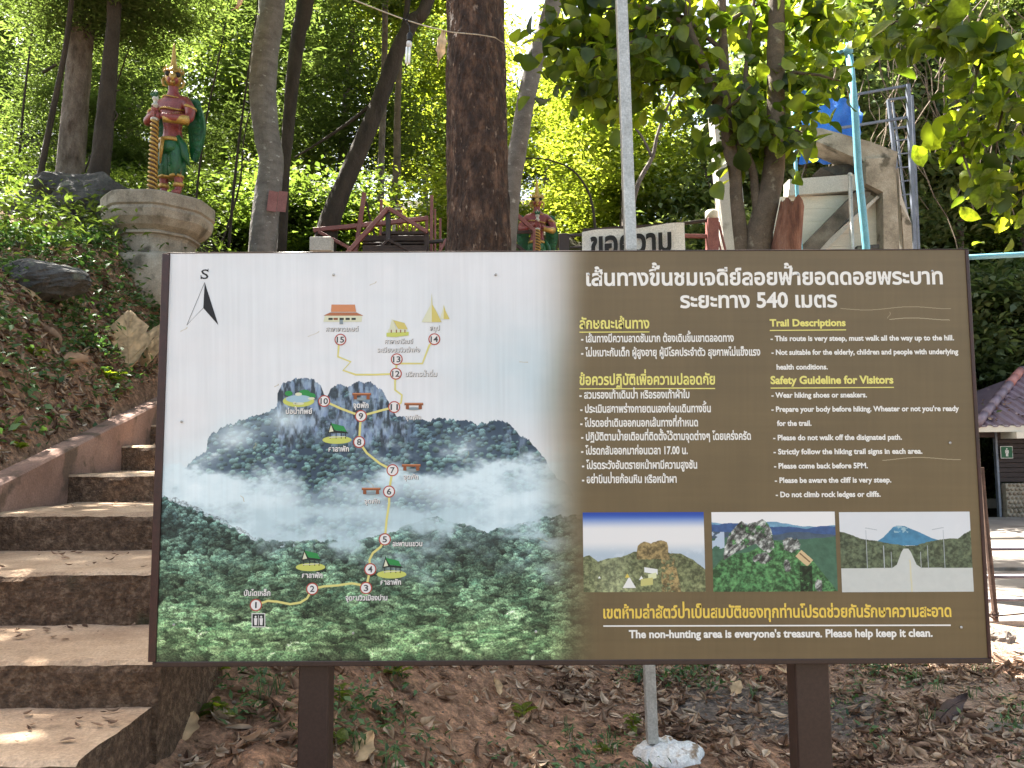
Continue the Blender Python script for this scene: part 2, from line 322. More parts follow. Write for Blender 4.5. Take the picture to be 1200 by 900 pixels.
mx = nd(t, 'ShaderNodeMixRGB', blend_type='MULTIPLY'); mx.inputs[0].default_value = 1; t.links.new(ca.outputs[0], mx.inputs[1]); t.links.new(r.outputs[0], mx.inputs[2]); t.links.new(mx.outputs[0], b.inputs['Base Color'])
b.inputs['Roughness'].default_value = .95; b.inputs['Specular IOR Level'].default_value = .2
n2 = nd(t, 'ShaderNodeTexNoise'); n2.inputs['Scale'].default_value = 60; n2.inputs['Detail'].default_value = 10; t.links.new(tc.outputs['Object'], n2.inputs['Vector'])
bp = nd(t, 'ShaderNodeBump'); bp.inputs['Strength'].default_value = 1.0; bp.inputs['Distance'].default_value = .05
ad = nd(t, 'ShaderNodeMath', operation='ADD'); t.links.new(n2.outputs[0], ad.inputs[0]); t.links.new(n.outputs[0], ad.inputs[1]); t.links.new(ad.outputs[0], bp.inputs['Height']); t.links.new(bp.outputs[0], b.inputs['Normal'])
M['earth'] = m
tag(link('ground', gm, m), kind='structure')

# concrete path on the right, three pours side by side in depth
pt = thing('concrete_path', (0, 0, 0), None, None, kind='structure')
M['pathconc'] = rough_mat('path_concrete', [(.12, .105, .09), (.19, .165, .145), (.26, .235, .205)], 1.4, .9, .35, 30, spots=((.12, .10, .08), 1.6, .6), bdist=.006)
for (a, c2_, dz) in ((6.9, 9.6, 0.05), (9.62, 12.4, .10), (12.42, 15.9, .15)):
    k = MB(); n1 = 26; vs = []; 
    for i in range(n1 + 1):
        x = 3.95 + (a - 6.9) * .42 + .1 * math.sin(a) + (15.5 - 3.95 - (a - 6.9) * .42) * i / n1; vs.append((x, a)); 
    k.add([(x, y, z) for (x, y) in vs for z in (dz, -.2)] + [(x, c2_, z) for (x, y) in vs for z in (dz + .012, -.2)],
          [(2 * i, 2 * i + 2, 2 * (n1 + 1) + 2 * i + 2, 2 * (n1 + 1) + 2 * i) for i in range(n1)] + [(2 * i + 1, 2 * i + 3, 2 * i + 2, 2 * i) for i in range(n1)] +
          [(0, 2 * (n1 + 1), 2 * (n1 + 1) + 1, 1)])
    tag(k.obj('slab', M['pathconc'], pt), kind='structure')
# ------------------------------------------------------------------ concrete stairs with parapet
sc_ = thing('concrete_staircase', (-1.9, 1.1, .2), 'weathered concrete stairway with deep treads climbing the bank left of the map board', 'stairs')
def roughbox(x0, x1, y0, y1, z0, z1, sd, amp=.011, step=.035):
    """a cast step: top and front face as displaced grids with a chipped front arris"""
    nx_ = max(3, int((x1 - x0) / step)); prof = []
    nt_ = max(3, int((y1 - y0) / step)); nr_ = max(3, int((z1 - z0) / step))
    for i in range(nr_ + 1): prof.append((y0, z0 + (z1 - z0) * i / nr_, 0))
    prof[-1] = (y0, z1 - .012, 1); prof.append((y0 + .012, z1, 1))
    for i in range(1, nt_ + 1): prof.append((y0 + (y1 - y0) * i / nt_, z1, 2))
    V = []
    for j, (y, z, kd) in enumerate(prof):
        for i in range(nx_ + 1):
            x = x0 + (x1 - x0) * i / nx_
            q = mnoise.noise(Vector((x * 6 + sd, y * 6, z * 6))); q2 = mnoise.noise(Vector((x * 22 + sd, y * 22, z * 22)))
            if kd == 0: V.append((x, y - q * amp * 1.6 - q2 * amp, z))
            elif kd == 1: V.append((x, y + max(0, q) * .02 - q2 * amp * .9, z - abs(q2) * .012 - max(0, q - .2) * .016))
            else: V.append((x, y, z + q * amp * .6 + q2 * amp * .25))
    k = nx_ + 1; Fz = [(j * k + i, j * k + i + 1, (j + 1) * k + i + 1, (j + 1) * k + i) for j in range(len(prof) - 1) for i in range(nx_)]
    n = len(V)      # closing side faces
    L = [j * k for j in range(len(prof))]; Rr = [j * k + nx_ for j in range(len(prof))]
    V += [(x0, y1, z0), (x1, y1, z0)]
    Fz.append(tuple(L + [n])); Fz.append(tuple((Rr + [n + 1])[::-1]))
    return V, Fz
def stepsplit(x0, x1, y0, y1, z0, z1, sd, parent):
    V, Fz = roughbox(x0, x1, y0, y1, z0, z1, sd); me = meshnp('step', V, Fz)
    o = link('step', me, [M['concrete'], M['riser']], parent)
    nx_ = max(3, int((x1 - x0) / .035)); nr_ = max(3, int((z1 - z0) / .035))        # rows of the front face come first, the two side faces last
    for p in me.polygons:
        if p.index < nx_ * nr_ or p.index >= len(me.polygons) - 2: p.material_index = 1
    return o
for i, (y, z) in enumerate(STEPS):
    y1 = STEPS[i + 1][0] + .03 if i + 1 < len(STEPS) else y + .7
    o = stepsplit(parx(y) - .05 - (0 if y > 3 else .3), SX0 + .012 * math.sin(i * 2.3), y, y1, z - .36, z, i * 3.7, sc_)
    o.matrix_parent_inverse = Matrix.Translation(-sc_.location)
pw = MB(); k = 40
V = []
for i in range(k + 1):
    y = 1.0 + 9.0 * i / k; x = parx(y); z = parz(y); j = .012 * mnoise.noise(Vector((y * 2, 0, 0)))
    V += [(x, y, z - .9), (x + j, y, z - .012), (x - .012 + j, y, z + j * .5), (x - .125, y, z + .004 + j), (x - .14, y, z - .012), (x - .14, y, z - .9)]
pw.add(V, [(6 * i + a, 6 * i + a + 1, 6 * i + a + 7, 6 * i + a + 6) for i in range(k) for a in range(5)] + [(0, 1, 2, 3, 4, 5)])
o = pw.obj('parapet_wall', M['parapet'], sc_); o.matrix_parent_inverse = Matrix.Translation(-sc_.location)

# ------------------------------------------------------------------ the map board
BY = 2.29; BC = P(667.7, 528.7, BY)
def uv(px, py): q = P(px, py, BY) - BC; return q.x, q.z          # board coordinates of a photo pixel
board = thing('information_board', (BC.x, BY, BC.z), 'large maroon framed trail map board with Thai and English text on two square posts', 'sign')
BW, BH = 1.2, .6
# painted print: one generated picture of the mountain fading into olive
def hex2(c): return np.array(c, float) / 255
def stamps(img, ax, ay, rng, n, fmask, fsize, fcol):
    """tree crowns stamped back to front; coordinates in photo pixels"""
    Hh, Ww = img.shape[:2]; X0, X1 = ax[0, 0], ax[0, -1]; Y0, Y1 = ay[0, 0], ay[-1, 0]
    pts = rng.random((n, 2)); pts = pts[np.argsort(pts[:, 1])]
    sx = Ww / (X1 - X0); sy = Hh / (Y1 - Y0)
    for u_, v_ in pts:
        x = X0 + u_ * (X1 - X0); y = Y0 + v_ * (Y1 - Y0)
        if not fmask(x, y): continue
        r = fsize(y) * rng.uniform(.6, 1.3); rx = max(1.5, r * sx); ry = max(1.5, r * .85 * sy)
        cx = (x - X0) * sx; cy = (y - Y0) * sy
        a0, a1 = int(max(0, cx - rx)), int(min(Ww, cx + rx + 1)); b0, b1 = int(max(0, cy - ry)), int(min(Hh, cy + ry + 1))
        if a1 <= a0 or b1 <= b0: continue
        gx = (np.arange(a0, a1)[None] - cx) / rx; gy = (np.arange(b0, b1)[:, None] - cy) / ry
        dd = gx ** 2 + gy ** 2 + rng.uniform(-.35, .35, (b1 - b0, a1 - a0)) * .9
        msk = dd < 1
        sh = np.clip(.95 - .55 * gy - .18 * gx + rng.uniform(-.22, .22, dd.shape), .25, 1.5)
        col = fcol(x, y, rng)
        img[b0:b1, a0:a1][msk] = (sh[..., None] * col)[msk]
def poly_top(pts, X):                                            # silhouette height for each x
    return np.interp(X, [p[0] for p in pts], [p[1] for p in pts])
def to_image(name, arr):
    h_, w_ = arr.shape[:2]; im = bpy.data.images.new(name, w_, h_)
    a = np.ones((h_, w_, 4), np.float32); a[..., :3] = np.clip(arr, 0, 1)[::-1]
    im.pixels.foreach_set(a.ravel()); im.update(); im.pack(); return im
def print_mat(name, im, rough=.42):
    m, t, b = newmat(name); n = nd(t, 'ShaderNodeTexImage'); n.image = im; n.extension = 'EXTEND'; n.interpolation = 'Linear'
    t.links.new(n.outputs[0], b.inputs['Base Color']); b.inputs['Roughness'].default_value = rough; b.inputs['Specular IOR Level'].default_value = .35; return m
def uvquad(x0, z0, x1, z1, y, n=1):
    me = meshnp('print', [(x0, y, z0), (x1, y, z0), (x1, y, z1), (x0, y, z1)], [(0, 1, 2, 3)])
    ul = me.uv_layers.new(name='print'); 
    for i, c in enumerate([(0, 0), (1, 0), (1, 1), (0, 1)]): ul.data[i].uv = c
    return me
def wob(X, Y, s, a, sd): return (fbm(X / s, Y / s, sd, 5) - .5) * a
def mountain_print():
    rng = np.random.default_rng(5); W_, H_ = 2400, 1200
    # photo pixel of every texel (bilinear over the board corners is exact enough)
    u_ = (np.arange(W_) + .5) / W_; v_ = (np.arange(H_) + .5) / H_; U, V_ = np.meshgrid(u_, v_)
    X = (203 * (1 - U) + 1131 * U) * (1 - V_) + (183 * (1 - U) + 1154 * U) * V_; Y = (293 * (1 - U) + 288 * U) * (1 - V_) + (769 * (1 - U) + 765 * U) * V_
    nc = 1300; Xc, Yc = X[:, :nc], Y[:, :nc]
    img = np.ones((H_, W_, 3)) * hex2((222, 222, 223))
    I = img[:, :nc]
    f1 = fbm(Xc / 90, Yc / 60, 3, 5)[..., None]
    I[:] = I * (1 - .10 * sst(.45, .7, f1)) + hex2((190, 208, 214)) * (.10 * sst(.45, .7, f1))
    bl = (np.exp(-(((Xc - 640) / 90) ** 2 + ((Yc - 440) / 60) ** 2)) * .55)[..., None] * (.5 + fbm(Xc / 40, Yc / 30, 7, 4)[..., None])
    I[:] = I * (1 - np.clip(bl, 0, 1)) + hex2((176, 200, 208)) * np.clip(bl, 0, 1)
    # the far massif
    sil = [(180, 640), (205, 565), (222, 543), (243, 528), (245, 512), (262, 500), (285, 492), (300, 488), (312, 484), (326, 478), (327, 462), (333, 450), (348, 444), (366, 443), (376, 451), (383, 466),
           (388, 458), (398, 451), (408, 453), (420, 448), (438, 449), (449, 457), (456, 470), (462, 480), (466, 489), (480, 490), (495, 493), (520, 490), (545, 494), (566, 497), (582, 492), (596, 496), (607, 508), (620, 517), (632, 530), (642, 545), (652, 560), (664, 566), (680, 600), (720, 640)]
    top = poly_top(sil, Xc) + wob(Xc, Yc * 0, 5, 7, 11) + wob(Xc, Yc * 0, 1.4, 2.5, 12)
    mm_ = Yc > top
    lay = np.ones_like(I) * hex2((58, 74, 92))
    fm = lambda x, y: y > poly_top(sil, x) + 1
    def fc(x, y, rg):
        k = rg.random(); base = hex2((60, 78, 92)) * (1 - k) + hex2((92, 118, 118)) * k
        if y > 520: base = base * .8 + hex2((70, 100, 80)) * .25
        return base * rg.uniform(.75, 1.25)
    stamps(lay, Xc, Yc, rng, 9000, lambda x, y: fm(x, y) and y < 640, lambda y: 3.2, fc)
    cl = sst(.42, .58, fbm(Xc / 9, Yc / 40, 31, 5)) * (sst(322, 332, Xc) * sst(505, 455, Xc) * sst(542, 505, Yc) * sst(444, 470, Yc) + .55 * sst(585, 600, Xc) * sst(645, 630, Xc) * sst(560, 530, Yc))
    streak = fbm(Xc / 3.2 + Yc / 30, Yc / 9, 33, 5, .6)
    rock = hex2((62, 74, 96)) * (1 - streak[..., None]) * 1.2 + hex2((150, 164, 172)) * streak[..., None] * .8
    rock *= (.55 + .9 * sst(.3, .65, fbm(Xc / 4, Yc / 11, 35, 5)))[..., None]
    rm = np.clip(sst(322, 330, Xc) * sst(480, 468, Xc) * sst(530, 500, Yc) * .75 + cl, 0, 1)[..., None] * sst(.3, .5, fbm(Xc / 14, Yc / 14, 41, 4) + .12)[..., None]
    lay = lay * (1 - rm) + rock * rm
    I[mm_] = lay[mm_]
    # mist
    fogc = hex2((222, 226, 228)) * .6 + hex2((188, 214, 220)) * .4 * 1.0
    fogc2 = hex2((160, 192, 202))
    q = fbm(Xc / 46, Yc / 26, 51, 6, .58)
    band = sst(530, 566, Yc + 40 * (q - .5) * 2 + 10 * sst(430, 600, Xc)) * 1.0
    wis = (np.exp(-(((Xc - 278) / 30) ** 2 + ((Yc - 508) / 18) ** 2)) + .9 * np.exp(-(((Xc - 335) / 24) ** 2 + ((Yc - 490) / 16) ** 2)) + .8 * np.exp(-(((Xc - 225) / 40) ** 2 + ((Yc - 540) / 22) ** 2)) + .5 * np.exp(-(((Xc - 545) / 30) ** 2 + ((Yc - 525) / 18) ** 2))) * (.35 + q)
    fa = np.clip(np.maximum(band * (.45 + 1.0 * q), wis * .85), 0, 1)
    hole = np.exp(-(((Xc - 372) / 30) ** 2 + ((Yc - 575) / 26) ** 2)) * .35 + np.exp(-(((Xc - 478) / 40) ** 2 + ((Yc - 590) / 18) ** 2)) * .5 + np.exp(-(((Xc - 650) / 40) ** 2 + ((Yc - 560) / 20) ** 2)) * .1
    fa = np.clip(fa - hole * (.5 + q) * 1.0, 0, 1)[..., None]
    fcol = fogc * q[..., None] * 1.1 + fogc2 * (1 - q[..., None]) * 1.0
    fcol = fcol * .75 + hex2((228, 230, 231)) * .27
    I[:] = I * (1 - fa) + fcol * fa
    # the near forest
    s2 = [(180, 580), (205, 583), (225, 592), (250, 602), (275, 615), (300, 628), (330, 634), (360, 632), (400, 634), (430, 630), (470, 618), (505, 604), (540, 612), (570, 622), (600, 616), (640, 605), (700, 600)]
    lay = I.copy(); lay[Yc > poly_top(s2, Xc) + 6] = hex2((40, 58, 52))
    def fc2(x, y, rg):
        t_ = np.clip((y - 600) / 150, 0, 1); k = rg.random()
        base = (hex2((60, 84, 84)) * (1 - k) + hex2((92, 120, 110)) * k) * (1 - t_) + (hex2((62, 88, 60)) * (1 - k) + hex2((132, 158, 112)) * k) * t_
        if rg.random() < .1: base = base * .6
        return base * rg.uniform(.75, 1.2)
    big = fbm(Xc / 26, Yc / 16, 201, 4)
    def fc3(x, y, rg):
        i_ = min(nc - 1, max(0, int((x - 193) / 958 * W_))); j_ = min(H_ - 1, max(0, int((y - 291) / 477 * H_)))
        return fc2(x, y, rg) * (.72 + .62 * float(sst(.3, .68, big[j_, i_])))
    stamps(lay, Xc, Yc, rng, 15000, lambda x, y: y > poly_top(s2, x) and x < 705, lambda y: 3.0 + 6.0 * max(0, (y - 600) / 170), fc3)
    lay *= (.72 + .56 * sst(.3, .7, fbm(Xc / 1.6, Yc / 1.2, 203, 4, .7)))[..., None]
    hl = sst(.56, .74, fbm(Xc / 3.2, Yc / 2.0, 205, 4, .65)) * sst(600, 700, Yc); lay *= .80; lay += hex2((60, 68, 50))[None, None] * (hl * .5)[..., None]
    msk = (Yc > poly_top(s2, Xc) + wob(Xc, Yc, 8, 8, 61))[..., None]
    I[:] = np.where(msk, lay, I)
    fd = np.clip(sst(668, 606, Yc + (q - .5) * 90 - 10 * sst(330, 420, Xc)) * (.25 + .75 * sst(.35, .65, fbm(Xc / 34, Yc / 22, 71, 6, .58))), 0, 1) * sst(588, 600, Yc) * .92 * np.where(Xc < 300, sst(300, 260, Xc) * .12 + sst(260, 330, Xc), 1)
    fd = fd[..., None]; I[:] = I * (1 - fd) + (hex2((196, 214, 219)) * .8 + hex2((150, 184, 196)) * .2) * fd
    # fade to olive
    olive = hex2((109, 93, 66)); x_ = X + 18 * (fbm(X / 60, Y / 120, 81, 2) - .5)
    a = sst(622, 698, x_ + np.clip((Y - 560) / 200, 0, 1) * -8)
    ol = np.ones_like(img) * olive * (1 + .07 * (fbm(X / 160, Y / 5, 91, 4) - .5) + .10 * (fbm(X / 70, Y / 70, 93, 4) - .5))[..., None]
    gl = (sst(620, 660, x_) * sst(710, 672, x_))[..., None] * hex2((150, 160, 120)); 
    img[:, nc:] = ol[:, nc:]
    img = img * (1 - a[..., None]) + ol * a[..., None]
    dust = (1 + .05 * (fbm(X / 3, Y / 90, 301, 4) - .5) + .04 * (fbm(X / 40, Y / 30, 303, 4) - .5))[..., None]; img = img * dust
    dd_ = (.10 * sst(735, 768, Y) * fbm(X / 20, Y / 6, 305, 4))[..., None]; img = img * (1 - dd_) + hex2((150, 125, 98)) * dd_
    # scratches and scuffs
    g2 = np.random.default_rng(8)
    for _ in range(16):
        px, py = g2.uniform(200, 1140), g2.uniform(295, 760); L = g2.uniform(3, 16); th = g2.uniform(0, 6.28); n_ = 60
        for s_ in np.linspace(0, 1, n_):
            xx = px + math.cos(th) * L * s_ + math.sin(s_ * 5) * 1.2; yy = py + math.sin(th) * L * s_
            i_ = int((xx - 193) / 958 * W_); j_ = int((yy - 290) / 478 * H_)
            if 0 <= i_ < W_ - 2 and 0 <= j_ < H_ - 2: img[j_:j_ + 2, i_:i_ + 2] = img[j_:j_ + 2, i_:i_ + 2] * .82 + hex2((175, 160, 130)) * .18
    for (x0, x1, yb) in ((998, 1130, 361), (1056, 1128, 374), (1040, 1132, 540)):
        for xx in np.linspace(x0, x1, 500):
            yy = yb + 1.6 * math.sin(xx / 16) + (x0 - xx) * .01; i_ = int((xx - 193) / 958 * W_); j_ = int((yy - 290) / 478 * H_)
            img[j_:j_ + 2, i_:i_ + 2] = img[j_:j_ + 2, i_:i_ + 2] * .72 + hex2((190, 175, 145)) * .28
    return img
def faded(a, k=1.0): return np.clip(a, 0, 1) ** 1.0 * k ** (1 / 2.2)       # sun bleached ink on aluminium, a little duller than fresh print
im = to_image('mountain_print', faded(mountain_print()))
def lp(px, py, off=.0): x, z = uv(px, py); return (x, -off, z)
pb = MB().box((0, .012, 0), (2 * BW - .004, .018, 2 * BH - .004)).obj('backing_panel', M['maroon'], board)
pr = link('map_print', uvquad(-BW, -BH, BW, BH, 0), print_mat('map_print', im), board)
for a_, b_, c_ in (((0, .018, BH + .002), (2 * BW + .02, .040, .004), 'top_rail'), ((0, .018, -BH - .0075), (2 * BW + .022, .042, .015), 'bottom_rail'), ((-BW - .0115, .016, 0), (.022, .046, 2 * BH - .001), 'side_rail'), ((BW + .005, .017, 0), (.010, .044, 2 * BH - .001), 'side_rail')):
    MB().box(a_, b_, ch=.002).obj(c_, M['maroon_edge_paint'] if c_ == 'side_rail' else M['maroon'], board)
for px0, px1, yb in ((346, 382, .07), (937, 978, .08)):
    xa, _ = uv(px0, 800); xb, _ = uv(px1, 800); yy = BY + .03
    MB().box(((xa + xb) / 2, .04 + .03, -BH - .019 - .55), (xb - xa, .075, 1.1), ch=.004).obj('post', M['maroon'], board)
for px, py in ((391, 322), (581, 322), (213, 494), (1113, 519), (1126, 735), (204, 732), (414, 742), (628, 740), (690, 322), (935, 322), (1092, 318), (690, 560)):
    q = lp(px, py); MB().ball((q[0], -.002, q[2]), (.0042, .003, .0042), seg=8, ring=5).obj('screw_head', M['steel'], board)

# lettering ---------------------------------------------------------------
TV = TMP.view_layers[0]
def tmesh(s, off, shear=0.0, res=3):
    c = bpy.data.curves.new('t', 'FONT'); c.body = s; c.offset = off; c.resolution_u = res; c.shear = shear; c.fill_mode = 'FRONT'
    o = bpy.data.objects.new('t', c); TMP.collection.objects.link(o); TV.update()
    me = bpy.data.meshes.new_from_object(o.evaluated_get(TV.depsgraph)); bpy.data.objects.remove(o); bpy.data.curves.remove(c)
    n = len(me.vertices); v = np.zeros(n * 3, np.float32); me.vertices.foreach_get('co', v)
    f = [tuple(p.vertices) for p in me.polygons]; bpy.data.meshes.remove(me); return v.reshape(-1, 3), f
TALL = '\u0e1b\u0e1d\u0e1f'; TONE = '\u0e48\u0e49\u0e4a\u0e4b\u0e4c'; UP = '\u0e31\u0e34\u0e35\u0e36\u0e37\u0e33'
_kw = None
def textgeo(s, off=.02, shear=0.0):
    """characters laid out at size 1; tone marks over an upper vowel are lifted so they do not collide"""
    global _kw
    base = ''; lifts = []
    for i, ch in enumerate(s):
        if ch in TONE and i and (s[i - 1] in UP or s[i - 1] in TALL or (i + 1 < len(s) and s[i + 1] == '\u0e33')): lifts.append((len(base), ch, s[i - 1] in TALL))
        else: base += ch
    V, Fz = tmesh(base, off, shear); V = [V]; Fz = list(Fz); n = len(V[0]); V[0][:, 2] = 0
    if lifts:
        if _kw is None: _kw = tmesh('\u0e01', 0)[0][:, 0].max()
        for k_, ch, tall in lifts:
            adv = tmesh(base[:k_] + '\u0e01', 0)[0][:, 0].max() - _kw
            v, f = tmesh(ch, off, shear); v = v.copy(); v[:, 0] += adv; v[:, 1] += .13 if tall else .17; v[:, 0] += shear * .17; v[:, 2] = 1
            V.append(v); Fz += [tuple(i + n for i in q) for q in f]; n += len(v)
    return np.concatenate(V), Fz
def put_text(s, px0, py, px1, hpx, m, parent, hconst, off=.02, lift=.0006, center=False, name='lettering', shear=0.0, shadow=None):
    V, Fz = textgeo(s, off, shear)
    a = uv(px0, py); b_ = uv(px1, py); z0 = a[1]
    sx = (b_[0] - a[0]) / max(1e-6, V[:, 0].max() - V[:, 0].min()); sz = pxl(hpx, BY) / hconst
    W3 = np.stack([a[0] + (V[:, 0] - V[:, 0].min()) * sx, -lift - .0003 * V[:, 2], z0 + V[:, 1] * sz], -1)
    if shadow is not None:
        W2 = W3 + np.array([.0012, .0003, -.0012]); link('lettering_shadow', meshnp('lettering_shadow', W2, Fz), shadow, parent)
    return link(name, meshnp(name, W3, Fz), m, parent)
tw = flat_mat('print_white', (.82, .79, .73)); ty = flat_mat('print_yellow', (.78, .70, .20)); to = flat_mat('print_amber', (.80, .56, .10)); tg = flat_mat('print_dark_grey', (.07, .07, .075)); tk = flat_mat('print_black', (.02, .02, .022))
TH, LA = .55, .70
def stroke(pts, wpx, m, name, lift=.0007, parent=board):
    q = [Vector((uv(*p)[0], 0, uv(*p)[1])) for p in pts]; hw = pxl(wpx, BY) / 2; V = []
    for i, p in enumerate(q):
        t_ = (q[min(i + 1, len(q) - 1)] - q[max(0, i - 1)]).normalized(); n_ = Vector((-t_.z, 0, t_.x)) * hw
        V += [(p.x + n_.x, -lift, p.z + n_.z), (p.x - n_.x, -lift, p.z - n_.z)]
    return link(name, meshnp(name, V, [(2 * i, 2 * i + 1, 2 * i + 3, 2 * i + 2) for i in range(len(q) - 1)]), m, parent)
L_ = lambda *a, **k: put_text(*a, **k)
L_('เส้นทางขึ้นชมเจดีย์ลอยฟ้ายอดดอยพระบาท', 687, 334.5, 1105, 14.5, tw, board, TH, off=.028)
L_('ระยะทาง 540 เมตร', 797, 360.5, 981, 14, tw, board, TH, off=.028)
L_('ลักษณะเส้นทาง', 679, 385, 761, 9.5, ty, board, TH, off=.026); stroke([(679, 389.3), (761, 389)], 1.2, ty, 'underline')
L_('- เส้นทางมีความลาดชันมาก ต้องเดินขึ้นเขาตลอดทาง', 681, 401, 860, 7, tw, board, TH, off=.028)
L_('- ไม่เหมาะกับเด็ก ผู้สูงอายุ ผู้มีโรคประจำตัว สุขภาพไม่แข็งแรง', 681, 417.5, 891, 7, tw, board, TH, off=.028)
L_('ข้อควรปฏิบัติเพื่อความปลอดภัย', 679, 451, 838, 9.5, ty, board, TH, off=.028); stroke([(679, 455.6), (838, 455.3)], 1.2, ty, 'underline')
for s, x0, y, x1 in (('- สวมรองเท้าเดินป่า หรือรองเท้าผ้าใบ', 679, 467, 808), ('- ประเมินสภาพร่างกายตนเองก่อนเดินทางขึ้น', 680, 483.5, 833), ('- โปรดอย่าเดินออกนอกเส้นทางที่กำหนด', 680, 500, 818),
                     ('- ปฏิบัติตามป้ายเตือนที่ติดตั้งไว้ตามจุดต่างๆ โดยเคร่งครัด', 681, 516, 880), ('- โปรดกลับออกมาก่อนเวลา 17.00 น.', 681, 532.5, 806), ('- โปรดระวังอันตรายหน้าผามีความสูงชัน', 682, 549.5, 817), ('- อย่าปีนป่ายก้อนหิน หรือหน้าผา', 682, 566, 793)):
    L_(s, x0, y, x1, 7, tw, board, TH, off=.028)
L_('Trail Descriptions', 902, 382.3, 991, 8.2, ty, board, LA, off=.036); stroke([(902, 387.3), (991.5, 386.6)], 1.2, ty, 'underline')
L_('Safety Guideline for Visitors', 903, 449.8, 1047, 9, ty, board, LA, off=.036); stroke([(903, 454.8), (1047.5, 454)], 1.2, ty, 'underline')
for s, x0, y, x1 in (('- This route is very steep, must walk all the way up to the hill.', 903, 399.6, 1118), ('- Not suitable for the elderly, children and people with underlying', 904, 415.8, 1123), ('health conditions.', 910, 433, 970),
                     ('- Wear hiking shoes or sneakers.', 904, 466, 1016), ("- Prepare your body before hiking. Wheater or not you're ready", 904, 482.5, 1124), ('for the trail.', 910.5, 499, 951), ('- Please do not walk off the disignated path.', 906, 515.8, 1057),
                     ('- Strictly follow the hiking trail signs in each area.', 906.5, 532.3, 1081), ('- Please come back before 5PM.', 907, 549, 1017), ('- Please be aware the cliff is very steep.', 908, 565.8, 1044.5), ('- Do not climb rock ledges or cliffs.', 909, 582.5, 1032)):
    L_(s, x0, y, x1, 6.1, tw, board, LA, off=.034)
L_('เขตห้ามล่าสัตว์ป่าเป็นสมบัติของทุกท่านโปรดช่วยกันรักษาความสะอาด', 707, 724.3, 1115, 10, to, board, TH, off=.028); stroke([(707, 733.6), (1114, 732.6)], 1.6, tw, 'underline')
L_("The non-hunting area is everyone's treasure. Please help keep it clean.", 737, 747.5, 1093, 8.6, tw, board, LA, off=.034)
